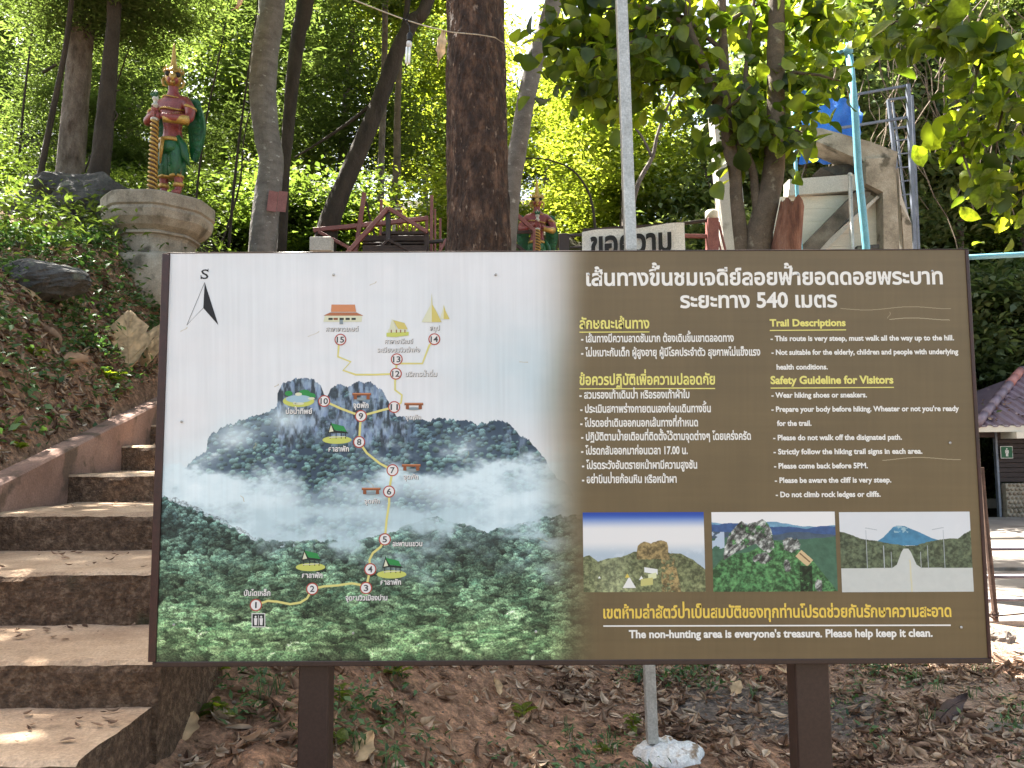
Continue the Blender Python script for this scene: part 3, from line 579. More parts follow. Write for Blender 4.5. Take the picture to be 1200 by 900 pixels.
# small photographs printed on the board
def pic(kind):
    W_, H_ = 420, 280; rg = np.random.default_rng(kind + 3); u_, v_ = np.meshgrid((np.arange(W_) + .5) / W_, (np.arange(H_) + .5) / H_); a = np.zeros((H_, W_, 3))
    ca_, sa_ = math.cos(.6), math.sin(.6); tex = lambda s, sd, o=6: (.5 * fbm(u_ * s * 1.5, v_ * s, sd, o, .62) + .5 * fbm((u_ * 1.5 * ca_ + v_ * sa_) * s * 1.3, (v_ * ca_ - u_ * 1.5 * sa_) * s * 1.3 + 9, sd + 50, o, .62))[..., None]
    if kind == 0:
        a[:] = hex2((226, 224, 222)); t_ = sst(.22, .0, v_)[..., None]; a = a * (1 - t_) + hex2((50, 92, 178)) * t_; t_ = sst(.1, .0, v_ + .0 * u_)[..., None] * .5; a = a * (1 - t_) + hex2((30, 50, 140)) * t_
        t_ = (sst(.36, .55, v_) * .8)[..., None]; a = a * (1 - t_) + hex2((164, 182, 196)) * t_
        a = a * (1 - .4 * sst(.5, .7, tex(9, 2)) * sst(.4, .5, v_)[..., None]) + .4 * hex2((225, 228, 232)) * sst(.5, .7, tex(9, 2)) * sst(.4, .5, v_)[..., None]
        top = np.interp(u_, [0, .05, .12, .2, .32, .42, .5, .6, .72, .8, .9, 1], [.56, .54, .62, .58, .56, .5, .5, .46, .52, .52, .6, .72]) + .03 * (tex(14, 5)[..., 0] - .5)
        g = hex2((84, 92, 62)) * (1 - tex(16, 7)) * 1.1 + hex2((150, 152, 112)) * tex(16, 7) * 1.0; g = g * (.65 + .6 * sst(.3, .7, tex(26, 8))); g = g * (1 - .35 * np.clip(1 - v_ * 1.1, 0, 1)[..., None]) + .3 * hex2((170, 176, 170)) * sst(.35, .6, np.abs(u_ - .25) * -1 + .6)[..., None] * .5; a = np.where((v_ > top)[..., None], g, a)
        rt = np.interp(u_, [.43, .45, .5, .56, .6, .64, .69, .715, .74, .8], [.6, .42, .37, .39, .37, .35, .38, .5, .75, 1.0]) + .03 * (tex(20, 15)[..., 0] - .5)
        rk = hex2((150, 130, 88)) * (.6 + .7 * tex(20, 17)); rk = rk * (.7 + .45 * sst(.35, .62, tex(24, 19)))
        a = np.where(((v_ > rt) & (u_ > .44) & (u_ < .7) & (v_ < .56 + .06 * tex(12, 4)[..., 0]))[..., None], rk, a)
        a = np.where(((u_ > .62 + .04 * tex(9, 3)[..., 0]) & (u_ < .74 + .12 * (v_ - .5)) & (v_ > .5) & (tex(15, 23)[..., 0] > .49))[..., None], rk * 1.05, a)
        for cx, cy, s_, c in ((.375, .9, .055, (228, 226, 220)), (.36, .77, .02, (214, 190, 90)), (.475, .8, .02, (232, 232, 228)), (.13, .78, .012, (240, 240, 238))):
            t_ = (np.abs(u_ - cx) < s_ * np.clip(1 - (cy + .05 - v_) / (s_ * 2.6), 0, 1)) & (v_ < cy + .05); a = np.where(t_[..., None], hex2(c), a)
        for x0, x1, y0, y1, sk, c in ((.5, .61, .69, .755, .25, (226, 226, 222)), (.53, .6, .78, .85, -.3, (214, 216, 170)), (.47, .57, .84, .93, -.2, (196, 190, 120))):
            t_ = (u_ > x0) & (u_ < x1) & (v_ > y0 + sk * (u_ - x0)) & (v_ < y1 + sk * (u_ - x0)); a = np.where(t_[..., None], hex2(c), a)
    elif kind == 1:
        a[:] = hex2((228, 226, 224)); 
        for lv, c, sd in ((.09, (110, 152, 176), 1), (.17, (62, 88, 132), 2), (.27, (72, 88, 104), 4), (.33, (70, 104, 84), 5)):
            top = lv + .05 * (fbm(u_ * 4, u_ * 0, sd, 4) - .5) * 2 + (.05 * u_ if lv < .12 else 0) + (0.04 if lv < .12 else 0)
            a = np.where((v_ > top)[..., None], hex2(c) * (.75 + .5 * tex(18, sd + 8)), a)
        a = np.where(((u_ < .1) & (v_ > .25) & (v_ < .46) & (tex(8, 5)[..., 0] > .48))[..., None], hex2((176, 190, 206)), a)
        g = hex2((44, 84, 52)) * (1 - tex(16, 27)) * 1.2 + hex2((104, 146, 92)) * tex(16, 27); g = g * (.55 + .75 * sst(.3, .7, tex(26, 28)))
        top = np.interp(u_, [0, .1, .3, .5, .6, .72, .8, .9, 1], [.72, .55, .5, .35, .42, .5, .6, .8, 1.0]) + .04 * (tex(12, 6)[..., 0] - .5)
        a = np.where((v_ > top)[..., None], g, a)
        rt = np.interp(u_, [.08, .1, .14, .2, .245, .28, .32, .36, .41, .45, .48, .5], [.62, .45, .28, .17, .11, .16, .14, .13, .09, .14, .22, .4]) + .03 * (tex(24, 15)[..., 0] - .5)
        rk = hex2((150, 152, 146)) * (.5 + .8 * sst(.3, .7, tex(20, 37))) * (.6 + .6 * sst(.35, .62, fbm(u_ * 44 + v_ * 20, v_ * 16 + 5, 3, 5)[..., None]))
        lo = np.interp(u_, [.08, .2, .35, .42, .46, .5], [.62, .5, .4, .5, .52, .45])
        a = np.where(((v_ > rt) & (u_ > .09) & (u_ < .5) & (v_ < lo))[..., None], np.where((tex(14, 41) > .58), g, rk), a)
        for cx, cy, rx, ry in ((.64, .42, .08, .1), (.4, .58, .09, .07), (.6, .68, .03, .08), (.85, .93, .035, .09)):
            t_ = ((u_ - cx) / rx) ** 2 + ((v_ - cy) / ry) ** 2 + (tex(20, 51)[..., 0] - .5) * 2 < .8; a = np.where(t_[..., None], rk * .9, a)
        c_, s_ = math.cos(.75), math.sin(.75); dx_ = (u_ - .74) * 1.5; dy_ = v_ - .585; p_ = dx_ * c_ + dy_ * s_; q_ = -dx_ * s_ + dy_ * c_
        a = np.where(((np.abs(p_) < .095) & (np.abs(q_) < .055))[..., None], hex2((206, 180, 138)), a); a = np.where(((np.abs(p_) < .08) & (np.abs(q_ + .01) < .008))[..., None], hex2((120, 96, 70)), a)
        dk = ((u_ > .7) & (u_ < .8) & (v_ > .68) & (tex(10, 61)[..., 0] > .4)); a = np.where(dk[..., None], a * .5, a)
    else:
        a[:] = hex2((212, 214, 216)) * (1 + .04 * (tex(4, 3) - .5))
        top = np.interp(u_, [.28, .33, .38, .41, .44, .5, .54, .6, .7, .76], [.37, .32, .24, .19, .17, .18, .21, .25, .33, .36]); mt = hex2((72, 128, 160)) * (.8 + .4 * tex(16, 5)); mt = np.where((v_ < .26)[..., None] & (tex(20, 9) > .55), hex2((150, 180, 190)), mt)
        a = np.where(((v_ > top) & (v_ < .42) & (u_ > .28) & (u_ < .76))[..., None], mt, a)
        top = np.interp(u_, [0, .08, .15, .2, .28, .36, .44, .5, .58, .66, .76, .84, .9, .95, 1], [.24, .28, .33, .35, .36, .39, .41, .43, .42, .38, .35, .34, .34, .28, .24]) + .03 * (tex(20, 13)[..., 0] - .5)
        g = hex2((58, 68, 54)) * (1 - tex(16, 17)) * 1.2 + hex2((112, 120, 90)) * tex(16, 17); g = g * (.65 + .55 * sst(.3, .7, tex(26, 18)))
        a = np.where((v_ > top)[..., None], g, a)
        rd = hex2((200, 202, 196)) * (.94 + .08 * tex(12, 19)); hw = np.interp(v_, [.46, .5, .56, .66, .70, .71, 1], [.018, .035, .05, .075, .11, 1, 1])
        a = np.where(((v_ > .46) & (np.abs(u_ - .5) < hw))[..., None] | (v_ > .72 + .05 * ((u_ - .5) * 2) ** 2)[..., None], rd, a)
        a = np.where(((v_ > .6) & (np.abs(u_ - .52 - .01 * v_) < .006))[..., None], hex2((206, 200, 168)), a)
        for x_, y0 in ((.2, .23), (.33, .42), (.385, .5), (.79, .23), (.665, .42), (.61, .5)):
            a = np.where(((np.abs(u_ - x_) < .0028) & (v_ > y0) & (v_ < .71))[..., None], hex2((170, 176, 180)), a)
            a = np.where(((np.abs(v_ - y0 - .03 * np.abs(u_ - x_) * 10 + .03) < .005) & (np.abs(u_ - x_ - (.04 if x_ < .5 else -.04)) < .045) & (y0 < .3))[..., None], hex2((170, 176, 180)), a)
    return a
for kd, (x0, y0, x1, y1) in enumerate(((684, 600, 824.5, 694), (836, 599.5, 978, 693.5), (986.8, 599.5, 1136, 694))):
    q0 = uv(x0, y1); q1 = uv(x1, y0)
    link('printed_photo', uvquad(q0[0], q0[1], q1[0], q1[1], -.0005), print_mat('printed_photo', to_image('printed_photo', faded(pic(kd), 1.0))), board)
# route, markers and pictograms of the map
yl = flat_mat('route_yellow', (.68, .62, .22)); rd = flat_mat('marker_red', (.42, .07, .05)); wh = flat_mat('marker_white', (.76, .73, .70)); gr = flat_mat('pictogram_green', (.04, .26, .07)); br = flat_mat('pictogram_brown', (.26, .09, .04)); sh_ = flat_mat('pictogram_shadow', (.25, .30, .32)); ye = flat_mat('pictogram_lime', (.55, .58, .14))
orr = flat_mat('pictogram_orange', (.60, .25, .12)); or2 = flat_mat('pictogram_rust', (.42, .16, .08)); cr = flat_mat('pictogram_cream', (.66, .66, .48)); gd = flat_mat('pictogram_gold', (.62, .52, .16)); wt = flat_mat('pictogram_water', (.35, .50, .58)); dk = flat_mat('pictogram_dark', (.03, .035, .03))
MK = {15: (399, 398), 13: (465, 421), 14: (509, 397.5), 12: (464, 438), 11: (462, 477), 10: (380, 470), 9: (423, 487.5), 8: (421, 518), 7: (460, 551), 6: (456, 576), 5: (451, 632), 4: (434, 667), 3: (429, 689), 2: (366, 690), 1: (300, 709)}
for pts in ([MK[15], (397, 405), (396, 418), (411, 424), (402, 434), (417, 439), (440, 439), MK[12]], [MK[13], (470, 426), (495, 426), (503, 405), MK[14]], [MK[13], MK[12]], [MK[12], (463, 447), (463, 457), (471, 463), (470, 472), MK[11]], [MK[10], (400, 479), MK[9]], [MK[9], (443, 482), MK[11]],
            [MK[9], (422, 500), MK[8]], [MK[8], (430, 531), (445, 543), MK[7]], [MK[7], (458, 563), MK[6]], [MK[6], (456, 590), (453, 610), MK[5]], [MK[5], (446, 641), (437, 648), (433, 656), MK[4]], [MK[4], MK[3]], [MK[3], (421, 685), (412, 683.5), (395, 686), (380, 687), MK[2]], [MK[2], (360, 701), (352, 706), (340, 708), (325, 705), (314, 704), MK[1]]):
    stroke(pts, 2.6 if pts[0][1] > 440 else 2.2, yl, 'route_line')
def disc(px, py, rx, ry, m, name, lift, parent=board, n=28):
    c = uv(px, py); a_, b_ = pxl(rx, BY), pxl(ry, BY)
    return link(name, meshnp(name, [(c[0] + a_ * math.cos(6.2832 * i / n), -lift, c[1] + b_ * math.sin(6.2832 * i / n)) for i in range(n)], [tuple(range(n))]), m, parent)
def fpoly(pts, m, name, lift, parent):
    return link(name, meshnp(name, [(uv(*p)[0], -lift, uv(*p)[1]) for p in pts], [tuple(range(len(pts)))]), m, parent)
for n_, (x, y) in MK.items():
    mk = disc(x, y, 7.0, 7.0, rd, 'route_marker', .0010); disc(x, y, 5.7, 5.7, wh, 'marker_face', .0013, mk)
    wd_ = 2.6 if n_ < 10 else 4.4
    if n_ == 1: wd_ = 1.0
    put_text(str(n_), x - wd_, y + 3.4, x + wd_, 6.8, tg, mk, LA, off=.02, lift=.0016, name='numeral')
def bench(x, y):
    o = fpoly([(x - 11, y - 3.5), (x + 11, y - 3.5), (x + 11, y - .6), (x - 11, y - .6)], br, 'bench_pictogram', .0014, board)
    for a_ in (-7.5, 7.5): fpoly([(x + a_ - 1.8, y - .8), (x + a_ + 1.8, y - .8), (x + a_ + 2, y + 4), (x + a_ - 2, y + 4)], br, 'bench_leg', .0015, o)
    disc(x, y + 3.5, 9, 1.8, sh_, 'bench_shade', .0009, o)
    fpoly([(x - 10.5, y - 3.4), (x + 10.5, y - 3.4), (x + 10.5, y - 2.3), (x - 10.5, y - 2.3)], orr, 'bench_top', .0017, o)
for q in ((424, 464), (485, 475.5), (482, 547.5), (435, 575)): bench(*q)
def pav(x, y):
    o = disc(x, y + 9.5, 17, 4.6, ye, 'pavilion_pictogram', .0011)
    for a_ in (-8, -1, 5, 10): fpoly([(x + a_ - .5, y - 1), (x + a_ + .5, y - 1), (x + a_ + .5, y + 8), (x + a_ - .5, y + 8)], dk, 'pavilion_post', .0013, o)
    fpoly([(x - 11, y + 2), (x - 7, y - 12), (x - 2, y - 2), (x - 3, y + 1)], dk, 'pavilion_gable', .0015, o); fpoly([(x - 9.3, y + .5), (x - 7, y - 8), (x - 4, y - .5)], cr, 'pavilion_gable_face', .0017, o)
    fpoly([(x - 7, y - 10), (x + 8, y - 6.5), (x + 11.5, y), (x - 2.5, y - 2)], gr, 'pavilion_roof', .0016, o)
    fpoly([(x - 3, y - 1.5), (x + 11.5, y), (x + 13.5, y + 2), (x - 10, y + .8)], dk, 'pavilion_eave', .0014, o); fpoly([(x - 9, y + 6), (x + 10, y + 5), (x + 10, y + 6), (x - 9, y + 7.2)], cr, 'pavilion_bench', .0018, o)
for q in ((395, 506), (364, 655), (459, 663.5)): pav(*q)
o = disc(350, 470, 18.5, 7, ye, 'pond_pictogram', .0011); disc(350, 467.5, 15, 4.6, wt, 'pond_water', .0014, o); disc(357, 461, 7, 4.3, gr, 'pond_bush', .0013, o); disc(364, 464, 6, 3.5, gr, 'pond_bush', .0012, o); disc(338.5, 461, 4.5, 3, gr, 'pond_bush', .0012, o)
for q in ((350, 462, 4, 2), (365, 467, 4, 1.5), (351, 473, 5.5, 1.5), (345.5, 472.5, 2, 1.7)): disc(*q, cr, 'pond_stone', .0016, o)
o = fpoly([(388.5, 357), (416, 357), (417.5, 365.5), (388, 365.5)], orr, 'hall_pictogram', .0012, board); fpoly([(387, 366.3), (418, 366.3), (426, 370), (379, 370)], or2, 'hall_eave', .0014, o)
fpoly([(381, 370), (424, 370), (424, 377), (379, 377)], cr, 'hall_wall', .0011, o)
for x in (385, 391, 398, 405, 412): fpoly([(x, 372.6), (x + 5, 372.6), (x + 5, 375), (x, 375)], dk if x != 391 else br, 'hall_window', .0013, o)
fpoly([(398, 375), (402, 375), (402, 380), (398, 380)], sh_, 'hall_stair', .0015, o)
o = fpoly([(456, 387), (459.5, 373.5), (465, 385.5)], cr, 'temple_pictogram', .0014, board); fpoly([(460.5, 375), (474, 378.5), (478, 386), (466.5, 385.5)], gd, 'temple_roof', .0013, o); fpoly([(455, 386), (477, 386), (477, 390), (455, 390)], cr, 'temple_wall', .0012, o)
for x in (458, 464, 469, 474): fpoly([(x, 386.5), (x + 1.2, 386.5), (x + 1.2, 390), (x, 390)], br, 'temple_column', .0016, o)
fpoly([(453, 390), (479, 389), (479, 393), (463, 395), (453, 394.5)], ye, 'temple_base', .0015, o)
o = fpoly([(506, 343), (506.8, 357), (512, 366), (517.5, 377.5), (506, 377.5)], gd, 'stupa_pictogram', .0014, board); fpoly([(506, 343), (506, 377.5), (494, 377.5), (500, 366), (504.8, 357)], cr, 'stupa_light_side', .0013, o)
fpoly([(520, 357), (522, 364), (527, 374), (520, 374)], gd, 'small_stupa', .0012, o); fpoly([(520, 357), (520, 374), (515.5, 374), (518.5, 364)], cr, 'small_stupa_light_side', .0011, o)
o = fpoly([(295, 718.5), (311, 718.5), (311, 735), (295, 735)], wh, 'toilet_pictogram', .0010, board); fpoly([(296, 719.5), (310, 719.5), (310, 734), (296, 734)], dk, 'toilet_panel', .0012, o)
for x in (299.7, 306.3): disc(x, 722.7, 1.2, 1.2, wh, 'toilet_head', .0014, o, 10); fpoly([(x - 2, 724.3), (x + 2, 724.3), (x + 1.4, 732.5), (x - 1.4, 732.5)], wh, 'toilet_figure', .0014, o)
fpoly([(302.7, 721), (303.3, 721), (303.3, 733), (302.7, 733)], wh, 'toilet_divider', .0014, o)
put_text('S', 235.6, 326.8, 244.2, 11.5, tk, board, LA, off=0.006)
fpoly([(235.2, 327), (236.6, 327), (236.1, 322.6), (235.2, 322.6)], tk, 'lettering', .0008, board); fpoly([(243.6, 315), (244.4, 315), (244.4, 318.6), (243.4, 318.6)], tk, 'lettering', .0008, board)
fpoly([(240, 331), (256, 381), (238.3, 361)], tk, 'compass_arrow', .0008, board)
stroke([(240, 331), (219, 381), (238.3, 361)], .5, tg, 'compass_outline')
for s, x0, y, x1, dark, h in (('ศาลาลาดเกษต์', 382, 388, 420, 1, 4.2), ('ศาลาชารีณย์', 451, 402.5, 484, 1, 4.2), ('ระเบียงชมวิวเจ้าพ่อ', 442, 412.5, 492, 1, 4.2), ('บริการน้ำดื่ม', 475, 441, 512, 1, 4.4), ('สถูป', 503.5, 387, 515, 1, 4.4),
                           ('บ่อน้ำทิพย์', 335, 485, 366, 0, 4.6), ('จุดพัก', 414, 478, 432, 0, 4.8), ('จุดพัก', 475, 491.5, 493, 1, 4.4), ('ศาลาพัก', 385, 529, 409, 0, 4.6), ('จุดพัก', 473, 561.5, 490, 1, 4.4), ('จุดพัก', 427, 590, 445, 1, 4.4), ('สะพานแขวน', 460, 640, 495, 0, 4.4),
                           ('จุดชมวิวเมืองปาน', 405, 703.5, 454, 0, 4.6), ('ศาลาพัก', 446, 685, 470, 0, 4.4), ('ศาลาพัก', 354, 677, 378, 0, 4.4), ('บันไดเหล็ก', 286, 698, 317, 0, 4.8)):
    if dark: put_text(s, x0, y, x1, h, wh, board, TH, off=.02, lift=.0013, shadow=tg)
    else: put_text(s, x0, y, x1, h, wh, board, TH, off=.03, lift=.0013, shadow=tk)
# ------------------------------------------------------------------ generators for vegetation
def crown_mesh(name, seed, n, lsize, aspect=.55, ncl=55, flat=.55, csize=.24, droop=.3):
    g = np.random.default_rng(seed)
    c = g.normal(size=(ncl, 3)); c /= np.linalg.norm(c, axis=1, keepdims=True); c *= (g.random((ncl, 1)) ** .45) * .82; c[:, 2] *= .8
    c += g.normal(size=c.shape) * .07
    cs = csize * g.uniform(.6, 1.4, ncl); k = g.integers(0, ncl, n)
    p = c[k] + g.normal(size=(n, 3)) * cs[k][:, None] * np.array([.75, .75, flat * .6])
    return leaves_at(name, p, lsize * g.uniform(.6, 1.35, n), aspect, g, droop)
def leaves_at(name, p, L, aspect, g, droop=.3, fold=.18):
    n = len(p); th = g.random(n) * 6.2832; dz = g.normal(size=n) * .45 - droop
    d = np.stack([np.cos(th), np.sin(th), dz], -1); d /= np.linalg.norm(d, axis=1, keepdims=True)
    up = np.stack([g.normal(size=n) * .45, g.normal(size=n) * .45, np.ones(n)], -1)
    s = np.cross(d, up); s /= np.linalg.norm(s, axis=1, keepdims=True) + 1e-9; nn = np.cross(s, d)
    L = L[:, None]; W_ = L * aspect * .5
    b = p - d * L * .5; t_ = p + d * L * .5 - nn * L * .12; m1 = p + s * W_ + nn * W_ * fold * 2 - d * L * .05; m2 = p - s * W_ + nn * W_ * fold * 2 - d * L * .05
    V = np.stack([b, m1, t_, m2], 1).reshape(-1, 3)
    return meshnp(name, V, np.arange(4 * n).reshape(-1, 4))
def trunk_mesh(name, seed, h=1.0, r=.035, limbs=7, bend=.08, n=9, z0=.45):
    rg = random.Random(seed); k = MB(); pts = []
    for i in range(9):
        t_ = i / 8; pts.append(Vector((bend * math.sin(t_ * 3 + seed) * t_, bend * math.cos(t_ * 2.3 + seed * 2) * t_, t_ * h - .03)))
    k.tube(pts, [r * (1.35 - .3 * min(1, i * 2)) * (1 - .72 * i / 8) for i in range(9)], n, jit=.08, rng=rg)
    for j in range(limbs):
        t_ = rg.uniform(z0, .95); b = pts[int(t_ * 8)].lerp(pts[min(8, int(t_ * 8) + 1)], (t_ * 8) % 1); th = rg.uniform(0, 6.28); L = rg.uniform(.16, .34) * h
        q = [b + Vector((math.cos(th) * L * s, math.sin(th) * L * s, L * (.75 * s - .1 * s * s) + .02 * math.sin(5 * s + j))) for s in (0, .3, .65, 1)]
        k.tube(q, [r * .42 * (1 - .75 * s) * (1 - t_ * .5) for s in (0, .3, .65, 1)], 6)
    return k.mesh(name, True)
CR = {'m': [crown_mesh('crown', 10 + i, 6500, .075, .55, 60) for i in range(3)],
      'f': [crown_mesh('crown', 20 + i, 9500, .075, .26, 75, .45, .22, .15) for i in range(3)],
      'y': [crown_mesh('crown', 30 + i, 8000, .08, .5, 50, .7, .26, .5) for i in range(2)]}
for q_, mt in (('m', LM), ('f', LD), ('y', LY)):
    for me in CR[q_]: me.materials.append(mt)
CRG = [me.copy() for me in CR['m']]
for me in CRG: me.materials.clear(); me.materials.append(LG)
CR['g'] = CRG
TKm = [trunk_mesh('trunk', 40 + i) for i in range(4)]
for me in TKm: me.materials.append(M['bark_mid'])
def tree(x, y, h, cr_, kind, label, group, seed=0, cz=.72, name='forest_tree', cat='tree', z=None, squash=.85, tr=1.0, more=()):
    z = Hs(x, y) if z is None else z
    t_ = thing(name, (x, y, z - .05), label, cat, group)
    me = TKm[seed % 4]; o = link('trunk', me, None, t_); o.scale = (h * tr, h * tr, h); o.rotation_euler = (0, 0, seed * 1.7)
    me = CR[kind][seed % len(CR[kind])]; o = link('crown', me, None, t_); o.location = (0, 0, h * cz); o.scale = (cr_, cr_, cr_ * squash); o.rotation_euler = (0, 0, seed * 2.3)
    me = CR[kind][(seed + 1) % len(CR[kind])]; o = link('lower_crown', me, None, t_); o.location = (.3 * cr_ * math.sin(seed * 2.1), .3 * cr_ * math.cos(seed * 1.3), h * (cz - .36)); o.scale = (cr_ * .9, cr_ * .9, cr_ * squash * .8); o.rotation_euler = (0, 0, seed * 1.1)
    for j_, (fx, fz, fr_2) in enumerate(more):
        me = CR[kind][(seed + j_) % len(CR[kind])]; o = link('side_crown', me, None, t_); o.location = (fx * cr_, .2 * cr_, h * fz); o.scale = (cr_ * fr_2, cr_ * fr_2, cr_ * squash * fr_2); o.rotation_euler = (0, 0, seed + j_ * 2.0)
    return t_
# the forest behind: every tree its own, species and sunlit leaf tone by part of the picture
rg = random.Random(77); cnt = 0
LBL = {'f': ('fine leaved forest tree on the slope behind the left statue', 'feathery trees on the left slope'), 'm': ('mid green broadleaf tree standing deep in the forest', 'dense broadleaf trees of the forest'),
       'g': ('sunlit yellow green tree in the glade behind the map board', 'sunlit trees behind the board'), 'y': ('grey green creeper hung tree behind the concrete structure', 'grey green trees on the right')}
spots = []
for row, (y, n_, h0) in enumerate(((14, 4, 6.0), (18, 7, 7.0), (23, 8, 8), (29, 8, 9), (37, 8, 10), (46, 8, 11.5))):
    for i in range(n_):
        f = (i + .5 + rg.uniform(-.35, .35)) / n_ * 2 - 1; x = f * (.80 * y + 1.0); yy = y + rg.uniform(-1.8, 1.8); u_ = 600 + x / yy * FPX
        if u_ > 720 and yy < 16: continue
        if x > 7.6 and yy < 20: continue
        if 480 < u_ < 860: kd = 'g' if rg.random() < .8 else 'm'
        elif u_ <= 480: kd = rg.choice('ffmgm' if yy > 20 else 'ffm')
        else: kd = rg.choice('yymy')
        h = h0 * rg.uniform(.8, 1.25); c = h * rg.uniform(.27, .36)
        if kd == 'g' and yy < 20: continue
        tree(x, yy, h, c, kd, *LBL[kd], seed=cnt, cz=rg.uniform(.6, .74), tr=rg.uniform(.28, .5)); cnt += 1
for i, (x, y, h, c, kd) in enumerate(((6.4, 16.9, 7.5, 2.3, 'y'), (7.9, 18.2, 8, 2.2, 'm'), (6.0, 21, 10, 3, 'y'), (7.4, 19.5, 15.5, 3.2, 'y'), (10.0, 21.6, 17, 3.8, 'y'), (13.0, 22.2, 16.5, 3.8, 'y'), (15.6, 22.8, 16.5, 3.6, 'm'), (3.0, 20.5, 10.5, 2.6, 'g'), (17.6, 24.5, 11, 3.4, 'm'), (5.0, 19, 9, 2.6, 'y'), (13.5, 27, 12, 3.6, 'y'), (9.8, 28, 13, 3.8, 'y'))):
    tree(x, y, h, c, kd, 'dusty grey green tree of the thicket beyond the path at the right', 'thicket trees on the right', seed=50 + i, cz=.66, tr=.3, more=((.5, .9, .8), (-.5, .5, .8)) if h > 11 else ())
for i in range(20):
    x = -5.6 + i * .44 + rg.uniform(-.15, .15); y = rg.uniform(13.0, 14.6); s_ = rg.uniform(.5, .85)
    o = link('shrub', CR['f' if i % 3 == 0 else ('g' if i % 3 == 1 else 'm')][i % 3]); o.location = (x, y, Hs(x, y) + s_ * .35); o.scale = (s_, s_, s_ * .7); o.rotation_euler = (0, 0, i * 1.7)
    tag(o, 'low shrub on the brow of the slope behind the timber stair rails', 'shrub', 'shrubs on the brow behind the timber stair')
# undergrowth: shrubs on the slope
for i in range(54):
    y = rg.uniform(9.5, 27); x = rg.uniform(-.78, .8) * y; u_ = 600 + x / y * FPX
    if x > 2.2 and y < 24 and not (x > 12 and y > 17): continue
    if -3.6 < x < 2.2 and y < 12.9: continue
    if -3.6 < x < -1.6 and y < 9.9: continue
    kd = 'g' if 430 < u_ < 860 and rg.random() < .7 else ('f' if rg.random() < .4 else 'm')
    s_ = rg.uniform(.55, 1.25) * (1 + y / 30)
    z = Hs(x, y); o = link('shrub', CR[kd][i % len(CR[kd])]); o.location = (x, y, z + s_ * .45); o.scale = (s_, s_, s_ * .7); o.rotation_euler = (0, 0, i * 1.1)
    tag(o, 'leafy green shrub in the undergrowth on the wooded slope', 'shrub', 'undergrowth shrubs on the slope')
for i in range(26):      # far right, behind the toilets and the path
    y = rg.uniform(19.5, 27); x = .36 * y + rg.uniform(0, 9.5); s_ = rg.uniform(1.2, 2.4)
    o = link('shrub', CR['y'][i % 2] if i % 3 else CR['m'][i % 3]); o.location = (x, y, Hs(x, y) + s_ * .5); o.scale = (s_, s_, s_ * .9); o.rotation_euler = (0, 0, i * 1.3)
    tag(o, 'dusty green shrub in the thicket behind the restroom building', 'shrub', 'thicket shrubs behind the restroom')

# ------------------------------------------------------------------ near trunks, each shaped after the photo
def trunk_px(pts, y, wpx, m, name='trunk', parent=None, n=28, sub=6, rel=.0, sd=0, zbot=None, yb=None):
    """pts: photo pixels down the trunk (top first); wpx widths; y depth; continues above and below the frame"""
    Pw = [P(px, py, y) for px, py in pts]; Wd = [pxl(q, y) / 2 for q in wpx]
    Pw, Wd = Pw[::-1], Wd[::-1]
    out = []; ww = []
    for i in range(len(Pw) - 1):
        for s in range(sub):
            t_ = s / sub; p0 = Pw[max(i - 1, 0)]; p1 = Pw[i]; p2 = Pw[i + 1]; p3 = Pw[min(i + 2, len(Pw) - 1)]
            q = .5 * ((2 * p1) + (p2 - p0) * t_ + (2 * p0 - 5 * p1 + 4 * p2 - p3) * t_ ** 2 + (3 * p1 - p0 - 3 * p2 + p3) * t_ ** 3)
            out.append(q); ww.append(Wd[i] * (1 - t_) + Wd[i + 1] * t_)
    out.append(Pw[-1]); ww.append(Wd[-1])
    k = MB(); k.tube(out, ww, n)
    if rel:
        V = []; 
        cen = [c for c in out for _ in range(n)]
        for v, c in zip(k.v, cen):
            v = Vector(v); d_ = (v - c); L = d_.length; dn = d_ / max(L, 1e-6)
            a = mnoise.noise(Vector((v.x * 14 + sd, v.y * 14, v.z * 5))) - 1.3 * max(0, .35 - abs(mnoise.noise(Vector((v.x * 22 + sd, v.y * 22, v.z * 4.5))))) + .6 * mnoise.noise(Vector((v.x * 40 + sd, v.y * 40, v.z * 20))) + .7 * mnoise.noise(Vector((v.x * 3 + sd, v.y * 3, v.z * 1.5)))
            V.append(v + dn * a * rel)
        k.v = V
    return k.obj(name, m, parent, smooth=not rel or n < 40)
def crown_at(parent, x, y, z, r, kind, seed, squash=.7, name='crown'):
    o = link(name, CR[kind][seed % len(CR[kind])], None, parent); o.location = Vector((x, y, z)) - parent.location; o.scale = (r, r, r * squash); o.rotation_euler = (0, 0, seed * 1.9); return o
def off(o, par): o.matrix_parent_inverse = Matrix.Translation(-par.location); return o
def deep(px, py, y): return P(px, py, y)
# big brown trunk in the middle
ty_ = 5.4; b = P(561, 560, ty_); T1 = thing('large_tree', (b.x, ty_, Hs(b.x, ty_)), 'thick tree trunk with rough red brown bark standing right behind the board', 'tree')
off(trunk_px([(556, -420), (556, -200), (557, 0), (559, 90), (559, 180), (561, 290), (563, 420), (564, 560), (565, 640)], ty_, [56, 60, 70, 72, 74, 79, 84, 90, 104], M['bark_brown'], parent=T1, n=120, sub=26, rel=.013, sd=3), T1)
crown_at(T1, -.9, 5.9, 8.8, 2.1, 'm', 1); 
for k_ in range(4):
    a_ = P(557, -300, ty_); th = k_ * 1.6 + .4; e_ = a_ + Vector((math.cos(th) * 1.5, math.sin(th) * 1.3, 1.8)); off(MB().tube([a_, a_.lerp(e_, .5) + Vector((0, 0, .15)), e_], [.12, .07, .03], 8).obj('limb', M['bark_brown'], T1), T1)
